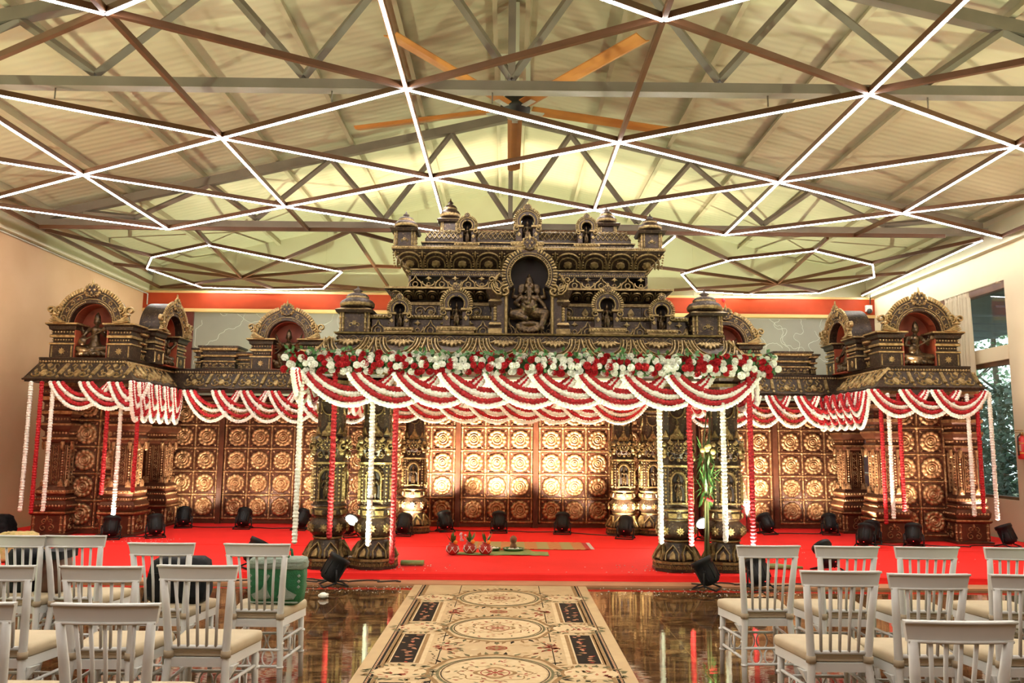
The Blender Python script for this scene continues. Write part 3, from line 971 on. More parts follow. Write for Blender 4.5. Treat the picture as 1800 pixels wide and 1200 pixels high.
def fig_lute():
    c, e = head(.76, .02, -.01, 1.15)
    seated_base(c, e)
    c += ch([(.01, 0, .68), (0, 0, .62)], [.04, .045])
    c += ch([(-.16, 0, .59), (-.23, -.06, .45), (-.10, -.18, .40)], [.04, .034, .026])
    c += ch([(.16, 0, .59), (.24, -.06, .47), (.20, -.18, .54)], [.04, .034, .026])
    c += ch([(-.16, .03, .6), (-.28, .02, .55), (-.29, -.01, .68)], [.035, .028, .022])
    c += ch([(.16, .03, .6), (.28, .02, .55), (.3, -.01, .68)], [.035, .028, .022])
    c += ch([(-.18, -.2, .33), (.30, -.2, .60)], [.018, .018])
    e += [((-.16, -.2, .34), (.085, .06, .085)), ((.27, -.18, .60), (.055, .05, .055)), ((-.29, -.02, .70), (.04, .03, .04))]
    return blob(c, e, .014, 'seated_lute_deity')


def fig_manyarmed():
    c, e = head(.76, 0, 0, 1.1)
    c += ch([(0, 0, .68), (0, 0, .62)], [.04, .045])
    c += ch([(0, 0, .58), (0, 0, .48), (0, 0, .38)], [.10, .07, .11])
    c += ch([(-.13, 0, .60), (.13, 0, .60)], [.05, .05])
    c += ch([(-.07, 0, .38), (-.16, -.14, .32), (-.1, -.12, .06)], [.09, .07, .04])
    c += ch([(.07, 0, .38), (.22, -.08, .34), (.05, -.16, .26)], [.09, .065, .04])
    for s in (-1, 1):
        for i, a in enumerate((-.7, -.3, .1, .5, .9)):
            ex, ez = .25 * cos(a), .25 * sin(a)
            c += ch([(s * .13, .02, .58), (s * (.13 + ex * .6), .04 - .02 * i, .54 + ez * .6), (s * (.13 + ex * 1.05), -.02, .57 + ez * 1.25)], [.034, .024, .018])
            c += ch([(s * (.13 + ex * 1.05), -.02, .5 + ez * 1.25), (s * (.15 + ex * 1.15), -.02, .68 + ez * 1.3)], [.010, .008])
    e += [((0, -.02, .05), (.32, .16, .06)), ((-.22, -.08, .14), (.10, .09, .09)), ((-.28, -.14, .19), (.05, .05, .055)), ((.16, -.05, .15), (.12, .08, .07))]
    return blob(c, e, .013, 'many_armed_deity')


def fig_elephant():
    c = []; e = []
    e += [((0, -.02, .77), (.085, .085, .095)), ((-.035, -.07, .80), (.045, .04, .05)), ((.035, -.07, .80), (.045, .04, .05))]
    for s in (-1, 1):
        e += [((s * .115, .02, .77), (.075, .018, .085)), ((s * .14, .0, .72), (.045, .016, .05)), ((s * .045, -.095, .785), (.013, .01, .01))]
        c += ch([(s * .05, -.09, .72), (s * .07, -.15, .68)], [.016, .009])
    c += ch([(0, -.09, .76), (.0, -.13, .68), (.005, -.15, .60), (-.01, -.17, .53), (-.05, -.19, .50), (-.08, -.19, .53)], [.052, .042, .034, .028, .023, .016])
    c += [((0, 0, .84), .075, (0, 0, .92), .055), ((0, 0, .92), .05, (0, 0, 1.0), .015)]
    e += [((0, -.04, .46), (.155, .14, .15)), ((0, 0, .60), (.13, .09, .08))]
    c += ch([(-.13, 0, .62), (-.23, -.03, .52), (-.17, -.15, .47)], [.045, .036, .028])
    c += ch([(.13, 0, .62), (.24, -.03, .50), (.30, -.1, .38)], [.045, .036, .028])
    c += ch([(-.13, .03, .63), (-.27, .02, .63), (-.25, -.02, .76)], [.04, .03, .022])
    c += ch([(.13, .03, .63), (.27, .02, .63), (.24, -.02, .76)], [.04, .03, .022])
    c += ch([(-.07, -.02, .36), (-.27, -.10, .33), (-.05, -.17, .25)], [.10, .075, .045])
    c += ch([(.07, -.02, .36), (.28, -.10, .34), (.20, -.13, .12), (.22, -.2, .09)], [.10, .075, .045, .035])
    c += ch([(-.30, -.02, .42), (-.34, -.03, .2), (-.28, -.06, .06)], [.022, .02, .012])
    c += ch([(.32, -.05, .36), (.36, -.06, .2), (.30, -.08, .12)], [.022, .02, .012])
    c += ch([(-.12, -.13, .5), (0, -.19, .42), (.13, -.13, .48)], [.012, .012, .012])
    for i in range(9):
        a = PI * i / 8
        c += ch([(0, -.1, .1), (.19 * cos(a), -.14, .12 - .10 * sin(a) + .02)], [.03, .032])
    e += [((0, -.05, .17), (.2, .13, .06))]
    return blob(c, e, .012, 'elephant_headed_deity')


FIG = {'standing': fig_standing(), 'lute': fig_lute(), 'many': fig_manyarmed(), 'elephant': fig_elephant()}


# ================================================================== arched niches
def arch_ring(b, cx, cz, r0, r1, a0, a1, y0, y1, n=28, mi=0, sq=1.0):
    """band of an arch in the x-z plane from y0 (front) to y1"""
    vs = []
    for i in range(n + 1):
        a = a0 + (a1 - a0) * i / n
        for r, y in ((r0, y1), (r0, y0), (r1, y0), (r1, y1)):
            vs.append((cx + r * cos(a), y, cz + r * sq * sin(a)))
    fs = []
    for i in range(n):
        for j in range(4):
            fs.append((i * 4 + j, i * 4 + (j + 1) % 4, (i + 1) * 4 + (j + 1) % 4, (i + 1) * 4 + j))
    fs += [(3, 2, 1, 0), (n * 4, n * 4 + 1, n * 4 + 2, n * 4 + 3)]
    b.add(vs, fs, mi)


def face_plane(b, y, fn, ox=0, oz=0):
    on(b, FR((ox, y, oz), (1, 0, 0), (0, 0, 1)), fn)


def crest(b, s):                                    # lion-mask crown piece, on the local x-y plane
    b.plate([(0, 1.05 * s), (-.22 * s, .85 * s), (-.5 * s, .78 * s), (-.62 * s, .4 * s), (-.55 * s, .05 * s), (-.32 * s, -.2 * s), (0, -.32 * s), (.32 * s, -.2 * s), (.55 * s, .05 * s), (.62 * s, .4 * s), (.5 * s, .78 * s), (.22 * s, .85 * s)], .16 * s, 0)
    for i in range(11):
        a = -.75 + (PI + 1.5) * i / 10
        b.M_off(.58 * s * cos(a), .36 * s + .52 * s * sin(a), .06 * s, lambda: b.bead(0, 0, .15 * s, .14 * s, 1, 7))
    b.plate([(-.14 * s, .8 * s), (.14 * s, .8 * s), (.05 * s, 1.15 * s), (0, 1.4 * s), (-.05 * s, 1.15 * s)], .12 * s)
    h = .2 * s
    def det():
        for sg in (-1, 1):
            b.bead(sg * .2 * s, .42 * s, .13 * s, .12 * s); b.spiral(sg * .42 * s, .6 * s, .17 * s, PI / 2, 1, .06 * s, .1 * s, 1, sg, 10)
            b.spiral(sg * .4 * s, .12 * s, .15 * s, -PI / 2, 1, .05 * s, .09 * s, 1, -sg, 10)
            b.ridge([(sg * .1 * s, -.02 * s), (sg * .25 * s, -.12 * s), (sg * .3 * s, .05 * s)], .06 * s, .08 * s)
        b.plate([(0, .3 * s), (-.09 * s, .1 * s), (0, .02 * s), (.09 * s, .1 * s)], .14 * s)
        b.plate([(0, 1.0 * s), (-.09 * s, .75 * s), (0, .58 * s), (.09 * s, .75 * s)], .14 * s)
        for k in range(-2, 3): b.bead(k * .11 * s, -.1 * s - .02 * s * (2 - abs(k)), .05 * s, .06 * s)
    b.M_off(0, 0, h * .7, det)


def makara(b, sg, s):                               # scrolled water-beast at an arch foot
    for q in range(5):
        b.ridge([(sg * (.0 + .1 * q) * s, (.02 + .04 * q) * s), (sg * (.45 + .06 * q) * s, (.0 + .10 * q) * s), (sg * (.95 - .04 * q) * s, (.10 + .11 * q) * s)], .11 * s, (.30 - .03 * q) * s)
    b.spiral(sg * .98 * s, .78 * s, .30 * s, -PI / 2, 1.3, .15 * s, .2 * s, 1, -sg, 16)
    b.spiral(sg * .42 * s, .85 * s, .28 * s, -PI / 2, 1.2, .13 * s, .2 * s, 1, sg, 16)
    b.bead(sg * .72 * s, .52 * s, .16 * s, .3 * s)


def big_niche(parent, loc, rz, kind, fs=1.0):
    """wing-roof shrine: two moulded pedestals, arch, dark vault and a seated figure. x-z face at y=0, vault behind"""
    b = MB()
    for sg in (-1, 1):
        x0, x1 = (.27, .66) if sg > 0 else (-.66, -.27)
        b.ring(x0, x1, .0, .36, [(0, 0), (0, .22), (.012, .225), (.012, .25), (-.03, .27), (-.03, .33), (.01, .34), (.012, .38), (-.015, .40), (-.015, .45), (.02, .47), (.03, .52), (.07, .55), (.07, .575)], 0, [0, 0, 1, 0, 0, 0, 1, 0, 0, 0, 0, 0, 1])
        cx = (x0 + x1) / 2
        def dec():
            b.flower(cx, .115, .06, .012, 8)
            for q in (-1, 1): b.ridge([(cx + q * .16, .02), (cx + q * .16, .2)], .022, .014)
            b.beads(x0 + .02, x1 - .02, .30, .014, .04); b.beads(x0, x1, .43, .016, .045); b.beads(x0 - .03, x1 + .03, .50, .018, .05)
        face_plane(b, -.002, dec)
    o = b.build('niche', MB_WING, parent, loc, rz)
    b = MB()
    arch_ring(b, 0, .57, .34, .56, -.05, PI + .05, -.05, .13 if abs(rz) < .1 else .34, 32, 0)
    def dec():
        for i in range(41):
            a = PI * i / 40
            if abs(a - PI / 2) < .25: continue
            b.plate([(.57 * cos(a + d) * f, .57 * sin(a + d) * f) for d, f in ((-.03, .93), (.03, .93), (.036, 1.06), (-.036, 1.06))], .02)
            b.bead(.362 * cos(a), .362 * sin(a), .013, .012)
        b.ridge([(.50 * cos(PI * i / 30), .50 * sin(PI * i / 30)) for i in range(31)], .014, .014)
        b.ridge([(.395 * cos(PI * i / 30), .395 * sin(PI * i / 30)) for i in range(31)], .014, .014)
        for i in range(10):
            a = PI * (.06 + .88 * i / 9)
            if abs(a - PI / 2) < .2: continue
            b.spiral(.447 * cos(a), .447 * sin(a), .045, a, 1.2, .013, .014, 1, 1 if i < 5 else -1, 12)
            b.bead(.447 * cos(a + .08), .447 * sin(a + .08), .014, .014)
        b.M_off(0, .46, .0, lambda: crest(b, .20))
        for sg in (-1, 1): b.M_off(sg * .39, .0, .0, lambda: makara(b, sg, .26))
    face_plane(b, -.052, dec, 0, .575)
    b.build('arch', MB_WING, o)
    b = MB()                                         # vault and backing
    b.box(-.30, .30, .33, .36, 0, .56, 0)
    arch_ring(b, 0, .56, .0, .35, 0, PI, .33, .36, 20, 0)
    arch_ring(b, 0, .56, .335, .355, -.05, PI + .05, .08, .36, 24, 0)
    b.box(-.275, -.255, 0, .34, 0, .57, 0); b.box(.255, .275, 0, .34, 0, .57, 0)
    b.box(-.27, .27, -.05, .36, -.01, .008, 0)
    b.build('vault', RUST, o)
    f = put('figure', FIG[kind], o, (0, .14, .005), 0, .80 * fs)
    return o


def small_shrine(parent, loc, W_, H_, kind='standing', child=None):
    """tower shrine: moulded base, two piers, horseshoe arch and a standing figure"""
    s = H_
    b = MB()
    b.ring(-W_ / 2, W_ / 2, -.06, .2, [(0, 0), (0, .07 * s), (.012, .075 * s), (.012, .15 * s), (-.01, .17 * s)], 0, [1, 0, 1, 0])
    face_plane(b, -.074, lambda: b.beads(-W_ / 2, W_ / 2, .11 * s, .016, .036))
    w = W_ * .36
    for sg in (-1, 1):
        x0, x1 = (w * .48, w) if sg > 0 else (-w, -w * .48)
        b.ring(x0, x1, -.03, .2, [(.012, .16 * s), (.0, .19 * s), (0, .46 * s), (.02, .49 * s), (.02, .53 * s)], 0, [0, 0, 0, 1])
        cx = (x0 + x1) / 2
        face_plane(b, -.032, lambda: b.plate([(cx - .03, .33 * s), (cx, .27 * s), (cx + .03, .33 * s), (cx, .39 * s)], .012))
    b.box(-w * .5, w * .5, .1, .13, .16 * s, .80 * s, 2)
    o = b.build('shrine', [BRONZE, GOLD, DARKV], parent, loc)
    b = MB()
    r1, r0 = W_ * .45, W_ * .205
    cz = .62 * s
    arch_ring(b, 0, cz, r0, r1 * .92, -.5, PI + .5, -.035, .12, 24, 0)
    def dec():
        for i in range(27):
            a = -.45 + (PI + .9) * i / 26
            if abs(a - PI / 2) < .3: continue
            b.plate([(r1 * cos(a + d) * f, r1 * sin(a + d) * f) for d, f in ((-.05, .8), (.05, .8), (.06, 1.03), (-.06, 1.03))], .018)
            b.bead(r0 * 1.12 * cos(a), r0 * 1.12 * sin(a), .011)
        b.ridge([(r1 * .74 * cos(-.5 + (PI + 1) * i / 24), r1 * .74 * sin(-.5 + (PI + 1) * i / 24)) for i in range(25)], .014, .016)
        b.M_off(0, r1 * .86, 0, lambda: crest(b, r1 * .42))
        for sg in (-1, 1): b.M_off(sg * r1 * .75, -r1 * .55, 0, lambda: b.spiral(0, 0, r1 * .26, PI / 2, 1.2, .02, .03, 1, -sg, 12))
    face_plane(b, -.037, dec, 0, cz)
    b.build('arch', MB_BRONZE, o)
    put('figure', FIG[kind], o, (0, .03, .16 * s), 0, .52 * s)
    return o


def kiosk(parent, loc, w, h):
    """corner kiosk: square pillared body, curved eave, ribbed dome, finial"""
    b = MB()
    z1 = h * .50
    b.ring(-w / 2, w / 2, -w / 2, w / 2, [(.03, 0), (.03, .04 * h), (0, .06 * h), (0, z1)], 0, [1, 0, 0])
    for k in range(4):
        on(b, Matrix.Rotation(k * PI / 2, 4, 'Z') @ FR((0, -w / 2 - .002, 0), (1, 0, 0), (0, 0, 1)), lambda: (
            [b.M_off(q * w * .42, 0, 0, lambda: b.ridge([(0, .06 * h), (0, z1)], w * .1, .02)) for q in (-1, 1)],
            [b.bead(q * w * .42, z1 * t, w * .07, .03) for q in (-1, 1) for t in (.25, .5, .75)],
            b.flower(0, z1 * .5, w * .12, .014, 6), b.spiral(-w * .13, z1 * .4, w * .1, 0, 1, .012, .012), b.spiral(w * .13, z1 * .4, w * .1, PI, 1, .012, .012, 1, -1)))
    b.ring(-w / 2, w / 2, -w / 2, w / 2, [(.0, z1 - .01), (.055, z1 - .015), (.07, z1 + .02), (.03, z1 + .07 * h), (-.04, z1 + .12 * h)], 0, [0, 0, 1, 0])
    o = b.build('kiosk', MB_BRONZE, parent, loc)
    b = MB()
    zz = z1 + .10 * h
    b.lathe([(w * .50, zz), (w * .62, zz + .05 * h), (w * .64, zz + .12 * h), (w * .55, zz + .19 * h), (w * .40, zz + .24 * h), (w * .43, zz + .275 * h), (w * .34, zz + .335 * h), (w * .18, zz + .37 * h)], 40, 0, True, lobes=20, amp=.05, mis=[0, 1, 0, 0, 1, 0, 0])
    b.build('dome', MB_BRONZE, o)
    b = MB()
    b.lathe([(w * .18, zz + .36 * h), (w * .10, zz + .385 * h), (w * .19, zz + .42 * h), (w * .12, zz + .455 * h), (w * .05, zz + .48 * h), (.004, zz + .54 * h)], 14, 0)
    b.build('finial', MB_BRONZE, o)
    return o


# ================================================================== carved door panels behind the stage
def rosette_mesh(R_):
    b = MB()
    n = 60
    prof = [(.0, .062, 0), (.08, .058, 0), (.13, .034, 0), (.17, .030, 0), (.22, .046, 0), (.28, .044, 0), (.33, .018, 0), (.38, .016, 0), (.43, .040, 0), (.52, .044, 0), (.57, .020, 0), (.62, .020, 1), (.70, .036, 1), (.88, .040, 1), (1.0, .018, 1), (1.04, -.004, 1)]
    vs = [(0, 0, .06)]; fs = []
    for (r, z, wv) in prof[1:]:
        for i in range(n):
            a = 2 * PI * i / n
            q = abs(sin(a * 6))
            rr = R_ * r * (1 + (.055 * (q - .6) if (wv and r > .8) else 0))
            zz = z + (.013 * (q - .5) if wv else 0)
            vs.append((rr * cos(a), rr * sin(a), zz))
    for i in range(n): fs.append((0, 1 + i, 1 + (i + 1) % n))
    for j in range(len(prof) - 2):
        for i in range(n):
            fs.append((1 + j * n + i, 1 + (j + 1) * n + i, 1 + (j + 1) * n + (i + 1) % n, 1 + j * n + (i + 1) % n))
    b.add(vs, fs, 0, True)
    return b.mesh('rosette', [CGOLD])


CELL = .425
ROSE = rosette_mesh(.168)
PAN_MESH = {}


def panel(x, y, z0, cols, rows, label, cell=CELL, rz=0, group='carved door panels behind the stage'):
    key = (cols, rows, cell)
    Wd, Hd = cols * cell, rows * cell
    if key not in PAN_MESH:
        b = MB()
        b.box(-Wd / 2 - .05, Wd / 2 + .05, .0, .05, -.09, Hd + .09, 0)
        fr = MB()
        q = random.Random(4)
        def strip(u0, v0, u1, v1, w):                       # worked gold strip: short uneven blocks
            L = math.hypot(u1 - u0, v1 - v0); n = max(2, int(L / .035))
            fr.ridge([(u0, v0), (u1, v1)], w, .018, 0)
            for i in range(n):
                t = (i + .5) / n
                fr.bead(u0 + (u1 - u0) * t + q.uniform(-.004, .004), v0 + (v1 - v0) * t + q.uniform(-.004, .004), .017 * q.uniform(.7, 1.2), .026, 0, 5)
        def work():
            for r in range(rows + 1): strip(-Wd / 2, r * cell, Wd / 2, r * cell, .046)
            for c in range(cols + 1): strip(-Wd / 2 + c * cell, 0, -Wd / 2 + c * cell, Hd, .046)
            for r in range(rows + 1):
                for c in range(cols + 1): fr.bead(-Wd / 2 + c * cell, r * cell, .032, .04, 0, 8)
            for r in range(rows):
                for c in range(cols):
                    for sx in (-1, 1):
                        for sy in (-1, 1):
                            cx, cy = -Wd / 2 + (c + .5) * cell + sx * cell * .36, (r + .5) * cell + sy * cell * .36
                            fr.plate([(cx + sx * .024, cy + sy * .024), (cx - sx * .006, cy + sy * .024), (cx - sx * .02, cy - sy * .02), (cx + sx * .024, cy - sy * .006)], .012, 0)
        on(fr, FR((0, -.002, 0), (1, 0, 0), (0, 0, 1)), work)
        def cells():
            for r in range(rows):
                for c in range(cols):
                    x0, z0_ = -Wd / 2 + c * cell + .03, r * cell + .03
                    s_ = cell - .06
                    b.ridge([(x0, z0_), (x0 + s_, z0_), (x0 + s_, z0_ + s_), (x0, z0_ + s_), (x0, z0_)], .03, .022, 0)
        on(b, FR((0, -.001, 0), (1, 0, 0), (0, 0, 1)), cells)
        PAN_MESH[key] = (b.mesh('panel_board', [COPPER]), fr.mesh('gold_frame', [CGOLD]))
    t = empty('carved_panel', (x, y, z0), rz)
    tag(t, label, 'carved panel', group)
    put('board', PAN_MESH[key][0], t); put('gold_frame', PAN_MESH[key][1], t)
    for r in range(rows):
        for c in range(cols):
            put('rosette', ROSE, t, (-Wd / 2 + (c + .5) * cell, .004, (r + .5) * cell), (PI / 2, 0, 0), cell / CELL)
    return t


PY = 14.75
PXs = [-6.04, -4.62, -3.20, -1.62, -.20, 1.22, 2.66, 4.26, 5.70]
PLAB = ['carved gold rosette door panel behind the leftmost set back square column', 'carved rosette door panel under the left wing garlands, whole three columns clear',
        'carved rosette door panel partly behind the leftmost front canopy pillar', 'carved rosette door panel just right of the left rear canopy pillar, half hidden',
        'middle carved rosette door panel behind the three pots, left of centre seam', 'carved rosette door panel behind the end of the woven mat',
        'carved rosette door panel hidden behind the right canopy pillars', 'carved rosette door panel behind the steel drum right of the canopy', 'carved rosette door panel beside the right wing square column']
for x, l in zip(PXs, PLAB):
    panel(x, PY + (.25 if abs(x) > 3 else 0), .2, 3, 5, l)
# posts between the panels, wall board behind and low plinth
b = MB()
b.box(-6.8, 6.5, PY + .32, PY + .40, .1, 2.46)
bw = b.build('panel_backing', [COPPER]); tag(bw, 'dark copper backing wall behind the row of rosette panels', 'backing wall')
for i, x in enumerate([(-6.04 - 4.62) / 2, (-4.62 - 3.2) / 2, -2.41, -.91, .51, 1.94, 3.46, 4.98]):
    y = PY + (.25 if abs(x) > 3.1 else 0)
    b = MB(); b.box(x - .045, x + .045, y - .05, y + .06, .1, 2.44)
    o = b.build('panel_post', [COPPER])
    tag(o, ['plain copper post left of the first whole wing panel', 'plain copper post between the two left wing panels', 'plain copper post behind the left front pillars', 'plain copper post left of the middle panels',
            'plain copper post on the centre seam between middle panels', 'plain copper post right of the mat end panel', 'plain copper post behind the right front pillars', 'plain copper post between the two right wing panels'][i], 'post', 'posts between the rosette panels')


# ================================================================== pillars
def oct_face(r): return r * cos(PI / 8)


def canopy_pillar(x, y, label):
    t = empty('canopy_pillar', (x, y, .105))
    tag(t, label, 'carved pillar', 'carved pillars of the main canopy')
    A = PI / 8
    b = MB()
    b.lathe([(.30, 0), (.30, .03), (.285, .035), (.285, .085), (.30, .09), (.30, .12), (.27, .125)], 8, 0, False, A, mis=[0, 0, 0, 0, 1, 0])
    for k in range(8):
        a = A + PI / 8 + k * PI / 4
        M = Matrix.Rotation(a + PI / 2, 4, 'Z') @ FR((0, -oct_face(.287), 0), (1, 0, 0), (0, 0, 1))
        on(b, M, lambda: (b.beads(-.11, .11, .105, .012, .026), [m_lotus(b, -.105 + i * .052, .03, .05, .05, .008, .008) for i in range(4)]))
    b.lathe([(.25, .125), (.26, .16), (.235, .20), (.185, .26), (.165, .32), (.16, .335), (.18, .34), (.18, .36)], 40, 0, True, lobes=8, amp=.03, mis=[0, 0, 0, 0, 0, 1, 1])
    for k in range(8):                                       # lotus petals curling out of the foot
        a = k * PI / 4 + A
        M = Matrix.Rotation(a, 4, 'Z') @ FR((0, -.262, .125), (1, 0, 0), (0, .5, 1))
        on(b, M, lambda: (b.ridge([(-.08, .0), (-.075, .09), (-.03, .15), (0, .19), (.03, .15), (.075, .09), (.08, .0)], .022, .03), b.plate([(-.04, .01), (-.035, .08), (0, .13), (.035, .08), (.04, .01)], .02)))
    b.build('lotus_base', MB_BRONZE, t)
    b = MB()
    b.lathe([(.165, .36), (.215, .41), (.232, .47), (.22, .53), (.175, .575), (.17, .59), (.20, .60), (.215, .64), (.195, .70), (.20, .715), (.215, .72), (.215, .74)], 40, 0, True, lobes=8, amp=.02, mis=[0, 0, 0, 0, 0, 1, 0, 0, 1, 1, 0])
    for k in range(8):
        a = k * PI / 4
        on(b, Matrix.Rotation(a, 4, 'Z') @ FR((0, -.23, .47), (1, 0, 0), (0, 0, 1)), lambda: b.flower(0, 0, .06, .03, 8))
        on(b, Matrix.Rotation(a + A, 4, 'Z') @ FR((0, -.205, .65), (1, 0, 0), (0, 0, 1)), lambda: b.plate([(-.05, -.03), (.05, -.03), (.06, .03), (-.06, .03)], .014))
    b.build('pot', MB_BRONZE, t)
    b = MB()
    ph = math.radians(33)
    AN = []
    for k in range(4): AN += [k * PI / 2 - ph, k * PI / 2 + ph]
    kf = 1 / cos(ph)
    def cs_(prof, mis): b.lathe([(h_ * kf, z) for h_, z in prof], 8, 0, False, mis=mis, angs=AN)
    cs_([(.172, .74), (.172, 1.22), (.20, 1.225), (.205, 1.25), (.18, 1.26), (.175, 1.33), (.205, 1.40), (.205, 1.50), (.185, 1.54), (.155, 1.56), (.15, 2.0), (.158, 2.03)], [0, 0, 1, 0, 0, 0, 0, 0, 0, 0, 0])
    for k in range(8):
        a = k * PI / 4
        M0 = Matrix.Rotation(a, 4, 'Z')
        if k % 2 == 0:
            def nic():                                        # niche: flat plate coloured dark as recess shade, arch, posts
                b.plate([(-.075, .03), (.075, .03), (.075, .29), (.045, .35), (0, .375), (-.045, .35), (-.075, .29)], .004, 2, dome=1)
                for s in (-1, 1):
                    b.ridge([(s * .088, .0), (s * .088, .28)], .028, .035)
                    for z in (.05, .14, .23): b.bead(s * .088, z, .02, .042)
                b.ridge(b.arcp(0, .28, .09, .105, 0, PI, 14), .034, .038)
                for i in range(11):
                    q = PI * i / 10
                    b.bead(.108 * cos(q), .28 + .125 * sin(q), .018, .026)
                b.ridge([(-.12, .015), (.12, .015)], .03, .03)
                b.spiral(-.095, .42, .03, 0, 1, .012, .014); b.spiral(.095, .42, .03, PI, 1, .012, .014, 1, -1)
            on(b, M0 @ FR((0, -.172, .78), (1, 0, 0), (0, 0, 1)), nic)
            def lion():
                b.M_off(0, .13, .0, lambda: crest(b, .12))
                for s in (-1, 1):
                    b.spiral(s * .075, .05, .04, PI / 2, 1.1, .018, .022, 1, -s, 12); b.spiral(s * .10, .17, .035, -PI / 2, 1.1, .016, .022, 1, s, 12)
                    b.plate([(s * .05, .23), (s * .09, .20), (s * .13, .24), (s * .10, .28)], .02)
                b.flower(0, .03, .03, .02, 7)
            on(b, M0 @ FR((0, -.207, 1.28), (1, 0, 0), (0, 0, 1)), lion)
            def tass():
                b.ridge(b.arcp(0, .34, .10, .14, PI, 2 * PI, 12), .018, .014)
                b.ridge([(0, .2), (0, .12)], .012, .012); b.plate([(-.02, .11), (.02, .11), (.012, .06), (-.012, .06)], .014)
                for s in (-1, 1): b.ridge([(s * .10, .34), (s * .10, .24)], .012, .012); b.bead(s * .10, .22, .014, .016)
                b.beads(-.105, .105, .37, .014, .026)
                b.plate([(-.09, -.07), (-.085, -.01), (-.05, .02), (-.035, .06), (0, .09), (.035, .06), (.05, .02), (.085, -.01), (.09, -.07)], .018)
                b.bead(0, .0, .03, .04); b.bead(-.05, -.035, .022, .03); b.bead(.05, -.035, .022, .03)
            on(b, M0 @ FR((0, -.157, 1.62), (1, 0, 0), (0, 0, 1)), tass)
        else:
            on(b, M0 @ FR((0, -.198, .76), (1, 0, 0), (0, 0, 1)), lambda: (b.ridge([(0, 0), (0, .44)], .05, .012, 0), [b.bead(0, .03 + .045 * i, .02, .022) for i in range(10)]))
            on(b, M0 @ FR((0, -.235, 1.33), (1, 0, 0), (0, 0, 1)), lambda: (b.spiral(0, .10, .06, PI / 2, 1.2, .03, .04), b.bead(0, .17, .04, .05), b.bead(0, .03, .035, .04)))
            on(b, M0 @ FR((0, -.178, 1.58), (1, 0, 0), (0, 0, 1)), lambda: b.plate([(-.05, .0), (0, .10), (.05, 0)], .015))
    b.build('shaft', [BRONZE, GOLD, DARKV], t)
    for k in (0, 2, 6):
        a = k * PI / 4
        v = Matrix.Rotation(a, 4, 'Z') @ Vector((0, -.186, .80))
        put('niche_figure', FIG['standing'], t, v, a, .33)
    b = MB()
    b.lathe([(.172, 2.03), (.20, 2.05), (.20, 2.08), (.175, 2.10), (.18, 2.16), (.22, 2.20), (.22, 2.24), (.19, 2.26), (.25, 2.31), (.25, 2.34)], 8, 0, False, A, mis=[0, 1, 0, 0, 0, 1, 0, 0, 1])
    b.build('capital', MB_BRONZE, t)
    return t


PILS = []
CPX = [-2.18, -1.61, 2.06, 2.66]
p0 = canopy_pillar(CPX[0], 9.92, 'carved bronze pillar, outer left front corner of the main canopy')
PILL = {(1, 0): 'carved bronze front pillar, second from left under the canopy, white garland on it', (2, 0): 'carved bronze front pillar left of the green leaf bundle', (3, 0): 'carved bronze front pillar right of the green leaf bundle, outer right corner',
        (0, 1): 'rear carved pillar hidden behind the two left front canopy pillars', (1, 1): 'rear carved pillar standing left of the middle rosette panels', (2, 1): 'rear carved pillar just right of the middle rosette panels', (3, 1): 'rear carved pillar, outermost right, beside its twin at the back'}
for (i, j), l in PILL.items():
    c = copy_tree(p0); c.location = (CPX[i], 9.92 if j == 0 else 13.78, .105); c['label'] = l
    if j: c.location.x += (.0, .02, -.1, -.2)[i]


